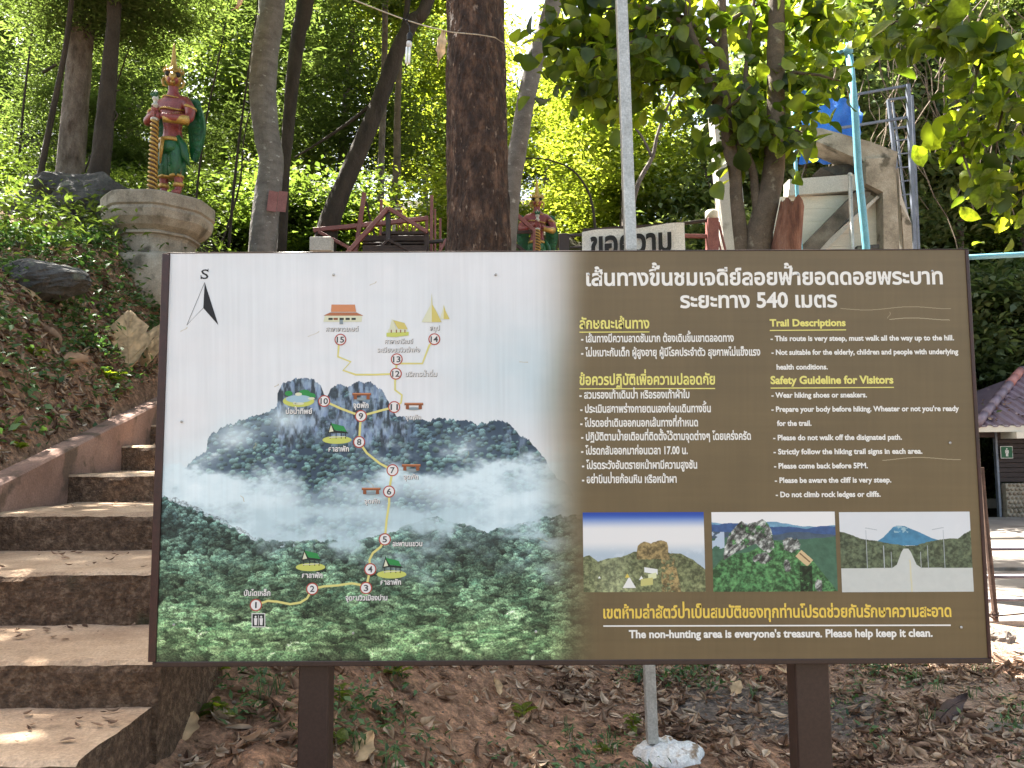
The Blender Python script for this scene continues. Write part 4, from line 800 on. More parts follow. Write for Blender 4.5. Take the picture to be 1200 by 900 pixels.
# grey trunk with the small plate
gy = 10.6; b = P(309, 300, gy); T2 = thing('grey_tree', (b.x, gy, Hs(b.x, gy)), 'pale grey smooth trunk with a small maroon plate, left of the timber stair', 'tree')
off(trunk_px([(324, -300), (322, -120), (319, 0), (311, 60), (308, 110), (313, 160), (318, 190), (313, 235), (308, 290), (306, 400)], gy, [26, 28, 31, 32, 32, 30, 29, 31, 33, 38], M['bark_grey'], parent=T2, n=40, sub=10, rel=.006, sd=9), T2)
crown_at(T2, -3.0, 9.0, 10.2, 2.0, 'm', 0)
pl = thing('tree_plate', P(325, 236, gy - .17), 'small maroon plate of two leaves nailed to the grey trunk', 'plate', rz=R(8))
for sx, tilt in ((-.045, .14), (.045, -.12)):
    MB().box((sx * 1.45, 0, 0), (.125, .01, .29), Matrix.Rotation(tilt, 3, 'Z') @ Matrix.Rotation(.10, 3, 'Y'), .002).obj('panel', M['maroon_pink'] if sx > 0 else M['maroon_pink'], pl)
# the rest of the trunks: (name, label, y, pts, widths, bark, crown)
def simple_tree(label, y, pts, wd, m, crowns=(), name='forest_tree', rel=.006, n=26, limbs=()):
    b = P(pts[-1][0], pts[-1][1], y); T = thing(name, (b.x, y, Hs(b.x, y) - .02), label, 'tree')
    off(trunk_px(pts, y, wd, m, parent=T, n=n, sub=7, rel=rel, sd=y), T)
    for (x_, z_, r_, kd, sd) in crowns: crown_at(T, b.x + x_, y + .4, z_, r_, kd, sd)
    for lp_, lw in limbs: off(trunk_px(lp_, y, lw, m, 'limb', T, n=10, sub=5), T)
    return T
simple_tree('straight grey brown trunk at the far left above the boulder', 10, [(104, -160), (98, 0), (94, 60), (88, 130), (82, 200), (78, 245), (76, 300)], [22, 26, 28, 29, 31, 36, 44], M['bark_mid'], ((0.3, 7.6, 1.3, 'f', 1),))
simple_tree('dark ridged trunk with a creeper wound round it, left of the statue', 9.2, [(136, -160), (134, 0), (130, 60), (125, 120), (119, 180), (111, 235), (104, 300)], [14, 16, 17, 20, 22, 29, 38], M['bark_dark'], ((0.3, 7.6, 1.3, 'f', 1),), limbs=(([(140, 105), (118, 120), (138, 135), (116, 160), (132, 178)], [1.6, 1.8, 1.8, 1.8, 1.6]),))
simple_tree('thin dark pole like sapling leaning right at the far left', 9.0, [(98, -120), (84, 0), (76, 60), (62, 130), (52, 180), (42, 235), (34, 300)], [5, 6, 6, 7, 7, 8, 10], M['bark_dark'], ((0.3, 7.6, 1.3, 'f', 1),), rel=0, n=8)
simple_tree('dark slender trunk just right of the grey trunk', 11.5, [(372, -160), (358, 0), (350, 40), (342, 100), (337, 160), (333, 210), (330, 300)], [20, 20, 18, 16, 14, 12, 12], M['bark_dark'], ((0, 10, 2.3, 'f', 1),))
simple_tree('dark trunk leaning right above the timber stair railings', 11.8, [(560, -170), (502, 0), (484, 25), (466, 60), (448, 110), (428, 160), (406, 210), (386, 262), (376, 320)], [12, 15, 17, 19, 20, 21, 22, 25, 30], M['bark_dark'], ((1.2, 10.5, 2.0, 'f', 0),), limbs=(([(466, 60), (474, 30), (478, 0), (484, -60)], [10, 8, 7, 5]), ([(450, 108), (420, 135), (385, 160), (345, 185)], [5, 4, 3.5, 2])))
simple_tree('pale smooth trunk leaning right from behind the big brown trunk', 8.2, [(690, -140), (650, 0), (640, 35), (628, 70), (618, 110), (611, 150), (604, 190), (597, 240), (590, 320)], [20, 22, 22, 22, 22, 22, 22, 23, 26], M['bark_grey'], ((-1.6, 10.2, 1.8, 'm', 0),))
simple_tree('slim grey trunk between the gabled railing and the brown trunk', 14, [(452, -40), (450, 100), (447, 180), (446, 250), (446, 320)], [7, 8, 8, 9, 11], M['bark_mid'], ((0, 11.5, 1.8, 'm', 1),), rel=0, n=8)
simple_tree('slim tan trunk behind the small red and white notice', 15, [(470, 40), (466, 120), (465, 200), (463, 240), (462, 320)], [6, 8, 10, 14, 16], M['bark_tan'], ((0, 11.5, 1.9, 'g', 1),), rel=0, n=8)
simple_tree('crooked bare sapling arching over the second statue', 12, [(565, 200), (600, 188), (634, 186), (664, 195), (682, 212), (694, 240), (700, 300)], [1.2, 1.5, 1.8, 2.2, 2.5, 3, 4], M['bark_dark'], (), rel=0, n=8, name='sapling')
simple_tree('twisting thin tree in the bright gap left of the white pillar', 12.5, [(792, 108), (780, 130), (770, 160), (764, 185), (748, 215), (740, 250), (738, 320)], [3, 3.5, 4, 5, 6, 8, 9], M['bark_mid'], (), rel=0, n=8, name='sapling', limbs=(([(764, 185), (752, 160), (735, 140)], [4, 3, 2]),))
for i, pts in enumerate(([(185, -30), (150, 60), (120, 150), (95, 210), (70, 270)], [(272, -40), (262, 40), (240, 150), (228, 250), (222, 300)], [(306, -40), (300, 20), (286, 120), (276, 200), (268, 290)], [(312, 60), (288, 150), (280, 220), (258, 290)], [(52, -60), (40, 20), (28, 120), (20, 220)], [(192, -10), (160, 18), (110, 50), (50, 85)])):
    simple_tree(['bare dark stem crossing low behind the vine wound trunk', 'upright bamboo thin stem right of the left statue', 'thin dark stem beside the pale grey trunk', 'slanting thin stem low beside the pale grey trunk', 'thin stem at the very left edge of the wood', 'dark bare branch reaching out of the top left foliage'][i], 10.5 + i * .4, pts, [1.2 + (1.6 + (i % 3) * .6) * j_ / (len(pts) - 1) for j_ in range(len(pts))], M['bark_dark'], (), rel=0, n=7, name='sapling')

# hanging creepers in the grey green trees on the right: bare tangled stems
lv = MB(); r2 = random.Random(4)
for i in range(64):
    px = r2.uniform(985, 1195); y = r2.uniform(12.5, 17); a = P(px, r2.uniform(-60, 120), y); q = [a]
    for s in range(7): q.append(q[-1] + Vector((r2.gauss(0, .11) + .12 * math.sin(i), r2.uniform(-.1, .1), -r2.uniform(.2, .5))))
    lv.tube(q, [r2.uniform(.004, .012)] * len(q), 4, caps=False)
tag(lv.obj('creepers', M['bark_tan']), 'tangle of bare grey creeper stems hanging behind the grey steel tower', 'creepers', kind='stuff')

# ------------------------------------------------------------------ broad leaved tree with split stems
IY = 6.3
b = P(888, 300, IY); TI = thing('broadleaf_tree', (b.x, IY, Hs(b.x, IY)), 'multi stemmed tree with broad drooping leaves in front of the concrete structure', 'tree')
def stem(pts, wd, nm='stem', dy=0.0, m=None, par=None, rel=.004, n=18):
    return off(trunk_px(pts, IY + dy, wd, m or M['bark_tan'], nm, par or TI, n=n, sub=7, rel=rel, sd=len(pts)), par or TI)
stem([(908, -160), (910, 0), (909, 60), (909, 120), (908, 170), (906, 205), (899, 235), (893, 260), (888, 290), (886, 400)], [16, 20, 21, 22, 24, 26, 28, 30, 33, 40], 'trunk')
stem([(850, -120), (846, 0), (848, 60), (850, 130), (854, 170), (861, 200), (864, 240), (870, 292), (874, 340)], [9, 10, 11, 15, 16, 15, 16, 18, 20])
stem([(804, -120), (805, 0), (808, 35), (822, 70), (836, 110), (849, 140)], [8, 9, 10, 11, 12, 12])
stem([(887, -20), (878, 40), (873, 100), (868, 150), (863, 195)], [4, 5, 6, 7, 8])
stem([(876, 180), (882, 200), (885, 225), (888, 250)], [7, 9, 11, 12])
BR_ = [[(845, 110), (800, 45), (760, 42), (715, 60), (690, 70)], [(848, 60), (800, 20), (740, 5), (690, 15), (655, 30)], [(850, 90), (810, 90), (780, 92), (750, 98)], [(905, 100), (930, 85), (960, 88), (985, 95)], [(906, 160), (925, 150), (940, 155)],
       [(910, 40), (940, 20), (975, 10), (1000, 30)], [(846, 30), (870, 15), (890, 5), (905, 0)], [(860, 185), (880, 165), (893, 150)], [(808, 30), (780, 15), (745, 35), (700, 45), (660, 50)], [(862, 150), (880, 140), (890, 120)], [(848, 130), (862, 120), (880, 100)]]
tips = []
r3 = random.Random(12)
for j, q in enumerate(BR_):
    dy = r3.uniform(-.6, .5); Pw = [P(px, py, IY + dy * i / (len(q) - 1)) for i, (px, py) in enumerate(q)]
    off(MB().tube(Pw, [.022 - .016 * i / (len(q) - 1) for i in range(len(q))], 7).obj('branch', M['bark_tan'], TI), TI)
    for i in range(len(Pw) - 1):
        for s in range(7): tips.append(Pw[i].lerp(Pw[i + 1], (s + r3.random()) / 7))
def broad_leaf(seed, L=.16, wd=.42, lobed=False):
    rr = random.Random(seed); k = MB(); n = 7; V = []; cur = rr.uniform(.15, .5)
    for i in range(n):
        t_ = i / (n - 1); w_ = L * wd * math.sin(math.pi * min(1, t_ ** (.95 if lobed else 1.25) * .97 + .02)) ** (.7) * (1 + (.35 * (i % 2) - .1 if lobed else .08 * rr.uniform(-1, 1)))
        z = -cur * L * t_ ** 2 + rr.uniform(-.01, .01) * L; V += [(w_, L * t_, z + w_ * .35), (0, L * t_, z), (-w_, L * t_, z + w_ * .35)]
    V[-3] = V[-2] = V[-1] = (0, L, V[-2][2])
    Fz = []
    for i in range(n - 1):
        a = 3 * i; Fz += [(a, a + 1, a + 4, a + 3), (a + 1, a + 2, a + 5, a + 4)]
    k.add(V, Fz); k.add([(-.001, -L * .25, .01), (.0015, -L * .25, .01), (.0015, 0, 0), (-.0015, 0, 0)], [(0, 1, 2, 3)])
    return k.mesh('leaf', True)
BLM = [broad_leaf(i, 1.0, .30 + .05 * (i % 3)) for i in range(6)]
for me in BLM: me.materials.append(LB)
def hang_leaves(par, pts, n, L, rr, spread, name='leaf', lim=300, meshes=BLM, mat=None):
    """each leaf an object of its own up to the limit, the rest joined into one part"""
    rest = MB(); k = 0
    for i in range(n):
        p = rr.choice(pts) + Vector((rr.gauss(0, spread), rr.gauss(0, spread), rr.gauss(-.25 * spread, spread * .8)))
        s = L * rr.uniform(.65, 1.3); e = Euler((rr.gauss(-.45, .6), rr.gauss(0, .65), rr.uniform(0, 6.283)))
        me = rr.choice(meshes)
        if k < lim and p.y < IY + .8:
            o = bpy.data.objects.new(name, me); COL.objects.link(o); o.parent = par; o.location = p - par.location; o.rotation_euler = e; o.scale = (s, s, s); k += 1
        else:
            Mx = e.to_matrix(); rest.add([p - par.location + Mx @ (v.co * s) for v in me.vertices], [tuple(q.vertices) for q in me.polygons])
    if rest.v: tag(rest.obj('foliage', mat or LB, par, smooth=True), kind='stuff')
hang_leaves(TI, tips, 760, .155, random.Random(31), .14)
hang_leaves(TI, [P(px, py, IY + .3) for px, py in ((650, 30), (690, 60), (720, 90), (665, 75), (760, 20), (790, 80), (875, 110), (880, 170), (935, 60), (945, 70), (920, 90), (700, 100), (870, 40), (830, 20), (740, 0), (780, -10), (700, -10), (820, -15), (900, -10), (950, 0), (760, 60), (980, 20), (930, 30), (680, 20))], 620, .155, random.Random(32), .19, lim=0)

stp = thing('stump', (P(925, 290, 6.2).x, 6.2, Hs(P(925, 290, 6.2).x, 6.2)), 'splintered red brown tree stump beside the multi stemmed tree', 'stump')
q = [P(921, 400, 6.2), P(921, 290, 6.2), P(925, 262, 6.2), P(928, 238, 6.2)]; k = MB(); k.tube(q, [.12, .115, .10, .092], 20)
r4 = random.Random(2); nV = []
for i, v in enumerate(k.v):
    v = Vector(v); v += Vector((r4.uniform(-.006, .006), r4.uniform(-.006, .006), 0))
    if i >= 60: v.z += r4.uniform(-.05, .06)
    nV.append(v)
k.v = nV; off(k.obj('trunk', M['stump'], stp), stp)
for i in range(9):
    a = P(917 + i * 2.6, 246, 6.12 + .02 * (i % 3)); off(MB().bar(a, a + Vector((r4.uniform(-.01, .01), 0, r4.uniform(.04, .10))), .014, .008).obj('splinter', M['stump'], stp), stp)

# overhanging branch at the upper right
OY = 4.6
TO = thing('overhanging_tree', (4.3, 4.9, Hs(4.3, 4.9)), 'tree leaning in from the right whose broad leaves hang at the upper right corner', 'tree')
off(MB().tube([(4.3, 4.9, -.1), (4.25, 4.9, 2.2), (4.1, 4.8, 4.2), (4.0, 4.7, 6.2)], [.16, .14, .12, .07], 14).obj('trunk', M['bark_tan'], TO, True), TO)
BO = [[(1330, 120), (1240, 105), (1200, 78), (1172, 52), (1150, 44), (1128, 36), (1108, 16), (1085, -10)], [(1172, 52), (1150, 70), (1140, 100), (1130, 130)], [(1128, 36), (1080, 30), (1050, 25), (1030, 40)], [(1240, 105), (1190, 125), (1150, 130), (1125, 150)],
      [(1125, 150), (1130, 185), (1140, 215)], [(1200, 78), (1180, 110), (1170, 150), (1165, 200)], [(1108, 16), (1070, 0), (1040, -20)], [(1165, 200), (1170, 225), (1160, 250)], [(1330, 120), (1330, 180), (1220, 200), (1190, 240)]]
tp2 = []
for j, q in enumerate(BO):
    Pw = [P(px, py, OY + .12 * math.sin(j * 2 + i)) for i, (px, py) in enumerate(q)]
    off(MB().tube(Pw, [(.024 if j == 0 else .011) * (1 - .6 * i / (len(q) - 1)) for i in range(len(q))], 7).obj('branch', M['bark_tan'], TO), TO)
    for i in range(len(Pw) - 1):
        for s in range(6): tp2.append(Pw[i].lerp(Pw[i + 1], (s + r3.random()) / 6))
hang_leaves(TO, tp2, 560, .125, random.Random(41), .10, lim=300)
crown_at(TO, 4.3, 4.9, 7.0, 2.0, 'm', 0)
# tall trees added to block the sun over the clearing, crowns out of frame
for (x, y, zc, r_, sd) in ((-7.4, 7.8, 9.6, 1.7, 1), (2.0, 13.2, 10.9, 1.7, 0), (-3.7, 6.0, 8.8, 2.2, 0), (-4.6, 7.4, 9.6, 1.7, 2), (6.4, 8.0, 9.6, 2.0, 1)):
    t_ = thing('sun_block_tree', (x, y, Hs(x, y) - .05), 'tall shade tree ' + {-7.4: 'beyond the left edge of the picture', 2.0: 'behind the banner, its crown above the picture', -3.7: 'left of the parapet, its crown high over the stairs', -4.6: 'farther left of the parapet, its crown over the pedestal', 6.4: 'at the right beyond the pipe railing'}[x], 'tree')
    if x in (-3.7, -4.6): xb, yb_ = -5.2 - (x == -4.6), 4.2
    elif x == 6.4: xb, yb_ = 7.6, 7.6
    else: xb, yb_ = x, y
    if x in (1.7, 2.0): off(MB().tube([(x, y, Hs(x, y)), (x + .05, y, zc - 1)], [.1, .06], 10).obj('trunk', M['bark_mid'], t_), t_)
    else: off(MB().tube([(xb, yb_, Hs(xb, yb_) - .2), (xb, yb_, 5.5), (x, y, zc - .8)], [.2, .15, .08], 12).obj('trunk', M['bark_mid'], t_), t_)
    crown_at(t_, x, y, zc, r_, 'm', sd)

# ------------------------------------------------------------------ temple guardian statues
def skin(pts, edges, name, sub=2):
    me = bpy.data.meshes.new(name); me.from_pydata([p[:3] for p in pts], edges, []); o = bpy.data.objects.new(name, me); TMP.collection.objects.link(o)
    mo = o.modifiers.new('s', 'SKIN'); mo.use_smooth_shade = True; mo2 = o.modifiers.new('u', 'SUBSURF'); mo2.levels = sub; mo2.render_levels = sub
    sv = me.skin_vertices[0].data if len(me.skin_vertices) else None
    if sv is None:
        import bmesh
        bm = bmesh.new(); bm.from_mesh(me); bm.verts.layers.skin.verify(); bm.to_mesh(me); bm.free(); sv = me.skin_vertices[0].data
    for i, p in enumerate(pts):
        r_ = p[3]; sv[i].radius = r_ if hasattr(r_, '__len__') else (r_, r_)
    sv[0].use_root = True; TV.update()
    out = bpy.data.meshes.new_from_object(o.evaluated_get(TV.depsgraph)); bpy.data.objects.remove(o); bpy.data.meshes.remove(me)
    out.polygons.foreach_set('use_smooth', [True] * len(out.polygons)); out.name = name; return out
def statue(loc, rz, label, hx=0.0, club=(-.12, -.19)):
    t_ = thing('guardian_statue', loc, label, 'statue', rz=rz)
    cx, cy = club
    pts = [(.0, 0, .46, (.095, .075)), (0, 0, .56, (.082, .062)), (0, 0, .66, (.10, .07)), (0, 0, .76, (.125, .08)), (0, 0, .84, (.10, .062)), (0, -.005, .89, .048), (0, -.01, .95, .045), (0, -.015, 1.0, .055),
           (-.13, 0, .815, .058), (-.19, -.02, .74, .05), (-.215, -.05, .64, .045), (-.17, -.13, .625, .036), (cx - .02, cy + .02, .66, .026),
           (.13, 0, .815, .058), (.19, -.02, .74, .05), (.215, -.06, .63, .045), (.12, -.15, .615, .036), (cx + .045, cy + .01, .635, .026),
           (-.07, 0, .40, .075), (-.075, -.01, .23, .05), (-.075, .01, .10, .036), (-.075, 0, .035, .032), (-.08, -.09, .018, .022),
           (.07, 0, .40, .075), (.075, -.01, .23, .05), (.075, .01, .10, .036), (.075, 0, .035, .032), (.085, -.09, .018, .022)]
    ed = [(0, 1), (1, 2), (2, 3), (3, 4), (4, 5), (5, 6), (6, 7), (3, 8), (8, 9), (9, 10), (10, 11), (11, 12), (3, 13), (13, 14), (14, 15), (15, 16), (16, 17), (0, 18), (18, 19), (19, 20), (20, 21), (21, 22), (0, 23), (23, 24), (24, 25), (25, 26), (26, 27)]
    link('body', skin(pts, ed, 'body'), M['red'], t_)
    # hands: palm and five fingers closed round the hilt
    for side, zc in ((-1, .665), (1, .632)):
        k = MB(); k.ball((cx + side * .028, cy + .012, zc), (.020, .028, .032))
        h_ = k.obj('hand', M['red'], t_, True)
        for f in range(5):
            z = zc + .03 - f * .014 if f < 4 else zc + .04; pp = []
            for s in range(5):
                a = (-.3 + 1.0 * s / 4 * (3.0 if f < 4 else 2.0)); pp.append((cx + side * .026 * math.cos(a), cy - .026 * math.sin(a) + .004, z - (.002 if f < 4 else -.003) * s))
            MB().tube(pp, [.0075, .0078, .007, .0065, .005], 7).obj('finger', M['red'], h_, True)
    # short green trousers with a scale pattern, gold hems
    k = MB()
    for sx in (-1, 1):
        k.lathe([(.058, .17), (.066, .18), (.078, .26), (.084, .34), (.080, .40), (.072, .46)], 16, (sx * .052, 0, 0), wob=.1)
    k.lathe([(.10, .36), (.112, .40), (.108, .44), (.10, .475)], 20, (0, 0, 0)); k.obj('trousers', M['green'], t_, True)
    sc2 = MB()
    for i in range(46):
        a = random.Random(i).uniform(0, 6.28); z = .18 + .26 * ((i * 7) % 23) / 23; sx = -1 if i % 2 else 1; sc2.ball((sx * .052 + .079 * math.cos(a), .079 * math.sin(a), z), (.012, .012, .02), seg=6, ring=4)
    tag(sc2.obj('trouser_scales', M['green'], t_), kind='stuff')
    for sx in (-1, 1):
        MB().lathe([(.060, .162), (.068, .168), (.066, .184), (.058, .188)], 16, (sx * .055, 0, 0)).obj('trouser_hem', M['gold'], t_, True)
        MB().lathe([(.04, .085), (.048, .092), (.048, .112), (.04, .12)], 14, (sx * .075, .005, 0)).obj('anklet', M['gold'], t_, True)
        MB().lathe([(.052, -.012), (.060, -.004), (.060, .006), (.052, .014)], 14, (0, 0, 0)).obj('armlet', M['gold'], t_, True).matrix_local = Matrix.Translation((sx * .187, -.018, .745)) @ Matrix.Rotation(sx * .35, 4, 'Y')
    MB().tube([(cx + .07, cy + .02, .612), (.17, -.11, .612), (.205, -.07, .62)], [.032, .040, .045], 12).obj('gold_bracer', M['gold'], t_, True)
    MB().lathe([(.108, .455), (.118, .462), (.118, .482), (.105, .49)], 22).obj('belt', M['gold'], t_, True)
    for (zz, rx, ry, th) in ((.848, .105, .068, .006), (.738, .125, .086, .009)):
        MB().tube([(rx * math.cos(a), ry * math.sin(a) - .002, zz + .014 * math.sin(a * 2)) for a in [2 * math.pi * i / 24 for i in range(25)]], th, 6).obj('chest_band', M['gold'], t_, True)
    for i in range(14):      # beaded pectoral
        a = -math.pi * (.12 + .76 * i / 13); MB().ball((.118 * math.cos(a), .082 * math.sin(a) - .006, .715 - .03 * math.sin(-a)), .006, seg=6, ring=4).obj('bead', M['gold'], t_)
    # head: bird mask with hooked beak, dark eyes and a spire crown
    hd = thing('head', (0, -.015, .99), None, None); hd.parent = t_; hd.location = (0, -.015, .985); hd.rotation_euler = (.12, 0, hx); hd.scale = (1.2, 1.2, 1.08)
    MB().ball((0, -.005, .035), (.062, .068, .082), seg=16, ring=10).obj('mask', M['gold'], hd, True)
    MB().ball((0, -.030, .012), (.046, .048, .045), seg=14, ring=8).obj('face', M['red'], hd, True)
    MB().tube([(0, -.045, .035), (0, -.085, .028), (0, -.108, .006), (0, -.106, -.022)], [.034, .026, .016, .003], 10).obj('beak', M['gold'], hd, True)
    MB().tube([(0, -.04, -.008), (0, -.075, -.018), (0, -.092, -.030)], [.026, .016, .004], 10).obj('lower_beak', M['gold'], hd, True)
    for sx in (-1, 1):
        MB().ball((sx * .034, -.058, .045), (.023, .018, .020), seg=10, ring=6).obj('eye', M['inkblack'], hd, True)
        
        MB().tube([(sx * .012, -.078, .058), (sx * .036, -.072, .072), (sx * .060, -.045, .068), (sx * .07, -.02, .085)], [.005, .008, .007, .002], 6).obj('brow', M['gold'], hd, True)
        MB().tube([(sx * .062, 0, .03), (sx * .075, -.005, .0), (sx * .065, -.02, -.035), (sx * .04, -.035, -.05)], [.010, .012, .010, .003], 6).obj('cheek_ornament', M['gold'], hd, True)
    MB().lathe([(.060, .058), (.064, .066), (.054, .076), (.055, .084), (.040, .098), (.041, .105), (.026, .122), (.026, .130), (.020, .150), (.016, .19), (.013, .23), (.009, .27), (.004, .30)], 18).obj('crown', M['gold'], hd, True)
    for i in range(8):
        a = i * math.pi / 4; MB().tube([(.064 * math.cos(a), .064 * math.sin(a), .07), (.07 * math.cos(a), .07 * math.sin(a), .095), (.058 * math.cos(a), .058 * math.sin(a), .118)], [.012, .009, .002], 5).obj('crown_leaf', M['gold'], hd)
    # wings hanging behind, tail sash
    for sx in (-1, 1):
        k = MB(); N = 10; V = []
        for i in range(N):
            s = i / (N - 1); w_ = .075 * math.sin(math.pi * (.15 + .8 * s)) + .012; xx = sx * (.160 + .030 * math.sin(s * 3)); z = .86 - .52 * s
            for y_ in (.055, .085): V += [(xx - w_ * .9, y_ + .02 * s, z), (xx, y_ + .02 * s + (.02 if y_ > .07 else -.008), z - .01), (xx + w_, y_ + .02 * s, z - .02)]
        Fz = []
        for i in range(N - 1):
            a = 6 * i; Fz += [(a, a + 1, a + 7, a + 6), (a + 1, a + 2, a + 8, a + 7), (a + 4, a + 3, a + 9, a + 10), (a + 5, a + 4, a + 10, a + 11), (a + 3, a, a + 6, a + 9), (a + 2, a + 5, a + 11, a + 8)]
        Fz += [(0, 3, 4, 1), (1, 4, 5, 2)]; a = 6 * (N - 1); Fz += [(a, a + 1, a + 4, a + 3), (a + 1, a + 2, a + 5, a + 4)]
        wg = k.add(V, Fz).obj('wing', M['green'], t_)
        for i in range(9):
            z = .82 - .05 * i; MB().ball((sx * .20, .052 + .002 * i, z), (.05, .008, .032), Matrix.Rotation(sx * .5, 3, 'Y'), 8, 4).obj('feather', M['green'], wg)
    MB().tube([(.09, -.05, .50), (.135, -.03, .42), (.15, -.02, .34), (.19, -.01, .25)], [.022, .035, .036, .006], 8).obj('sash', M['green'], t_, True)
    MB().tube([(-.02, -.10, .48), (-.025, -.115, .38), (-.035, -.11, .26)], [.022, .018, .006], 8).obj('apron_tail', M['gold'], t_, True)
    # twisted club
    cb = MB(); n = 14; N = 60; V = []
    for i in range(N + 1):
        s = i / N; z = .60 - .60 * s; r_ = .026 + .010 * s
        for j in range(n):
            a = 2 * math.pi * j / n; q_ = r_ * .86; V.append((cx - (.02 if club[0] < -.05 else 0) * s + q_ * math.cos(a), cy + q_ * math.sin(a), z))
    cb.add(V, [(i * n + j, (i + 1) * n + j, (i + 1) * n + (j + 1) % n, i * n + (j + 1) % n) for i in range(N) for j in range(n)] + [tuple(range(n)), tuple(N * n + j for j in range(n))[::-1]])
    c_ = cb.obj('club', M['rust'], t_, True)
    for h_0 in (0, math.pi):
        pts_ = []
        for i in range(121):
            s = i / 120; a = s * 52 + h_0; r_ = .026 + .010 * s; pts_.append((cx - (.02 if club[0] < -.05 else 0) * s + r_ * math.cos(a), cy + r_ * math.sin(a), .60 - .60 * s))
        MB().tube(pts_, .0105, 6).obj('gold_spiral', M['gold'], c_, True)
    MB().lathe([(.02, .585), (.036, .592), (.036, .606), (.018, .615), (.013, .70), (.026, .71), (.030, .725), (.014, .74), (.020, .76), (.030, .775), (.018, .80), (.022, .812), (.004, .85)], 14, (cx, cy, 0)).obj('hilt', M['silver'], c_, True)
    for a in (-.5, .5, 0): MB().tube([(cx, cy - .01, .78), (cx + a * .06, cy - .02, .81), (cx + a * .05, cy - .01, .84)], [.012, .012, .003], 6).obj('hilt_leaf', M['green'], c_, True)
    return t_
b = P(200, 222, 7.8)
S1 = statue((b.x, 7.8, P(187, 219, 7.47).z), R(-12), 'red and green winged guardian statue with gold club, standing on the urn shaped pedestal', hx=.55, club=(-.045, -.19))
S1.scale = (1.14, 1.14, 1.25)
b = P(629, 225, 9.8)
S2 = statue((b.x, 9.8, P(629, 212, 9.8).z - 1.30), 0.0, 'red winged guardian statue, waist up behind the board, right of the brown trunk', club=(0, -.2))
def pedestal(x, y, ztop, label, s=1.0):
    t_ = thing('pedestal', (x, y, Hs(x, y) - .1), label, 'pedestal')
    zz = (ztop - t_.location.z) / s; t_.scale = (1, 1, s)
    MB().lathe([(.32 * s, zz - .02), (.455 * s, zz - .015), (.462 * s, zz - .03), (.462 * s, zz - .13), (.445 * s, zz - .145), (.455 * s, zz - .175), (.44 * s, zz - .24), (.39 * s, zz - .30), (.335 * s, zz - .335), (.352 * s, zz - .35), (.35 * s, zz - .365), (.325 * s, zz - .375), (.315 * s, zz - .40), (.31 * s, zz - .52), (.34 * s, zz - .54), (.36 * s, zz - .56)][::-1], 40, sq=.9, wob=.012).obj('bowl', M['oldconc'], t_)
    MB().lathe([(.62 * s, -.2), (.62 * s, zz - .86), (.61 * s, zz - .70), (.57 * s, zz - .62), (.53 * s, zz - .59), (.30 * s, zz - .565)], 40, wob=.03).obj('drum', M['oldconc'], t_, True)
    return t_
b = P(187, 225, 8.0); pedestal(b.x, 8.0, P(187, 219, 7.47).z, 'stained concrete urn shaped pedestal under the left guardian statue', 1.143)
pedestal(S2.location.x, 9.8, S2.location.z, 'concrete pedestal under the guardian statue behind the board', .8)

# ------------------------------------------------------------------ white pole with whitewashed footing
PY = 4.05
pol = thing('flag_pole', P(764, 862, PY), 'tall square galvanised steel pole rising behind the board from a white footing', 'pole')
a = P(764.5, 870, PY); b = P(739, 290, PY); c = P(731, 60, PY); e = P(722, -160, PY)
kk = MB(); kk.bar(a, b, .056, .056, (0, 1, 0), .004); off(kk.obj('lower_tube', M['steel'], pol), pol)
kk = MB(); kk.bar(b - (c - b).normalized() * .02, e, .060, .060, (0, 1, 0), .004); off(kk.obj('upper_tube', M['steel'], pol), pol)
ft = MB(); N = 60; V = [(0, 0, .05)]
for j, (rr, z) in enumerate(((.04, .05), (.07, .048), (.10, .042), (.13, .030), (.15, .012), (.158, -.01), (.155, -.08))):
    for i in range(N):
        a = 6.2832 * i / N; q = rr * (1 + .22 * mnoise.noise(Vector((math.cos(a) * 1.6, math.sin(a) * 1.6, 2))) + .05 * mnoise.noise(Vector((math.cos(a) * 6, math.sin(a) * 6, j)))); V.append((q * math.cos(a) * 1.12, q * math.sin(a), z + .022 * mnoise.noise(Vector((math.cos(a) * rr * 22, math.sin(a) * rr * 22, 5))) + .012 * mnoise.noise(Vector((math.cos(a) * rr * 60, math.sin(a) * rr * 60, 5)))))
Fz = [(0, 1 + i, 1 + (i + 1) % N) for i in range(N)]
for j in range(6):
    for i in range(N): p_ = 1 + j * N + i; q_ = 1 + j * N + (i + 1) % N; Fz.append((p_, p_ + N, q_ + N, q_))
b = P(784, 874, 4.0); o = ft.add(V, Fz).obj('pole_footing', M['white'], None); o.location = (b.x, 4.03, Hs(b.x, 4.0) + .0)
tag(o, 'lumpy whitewashed concrete footing at the base of the steel pole', 'footing')
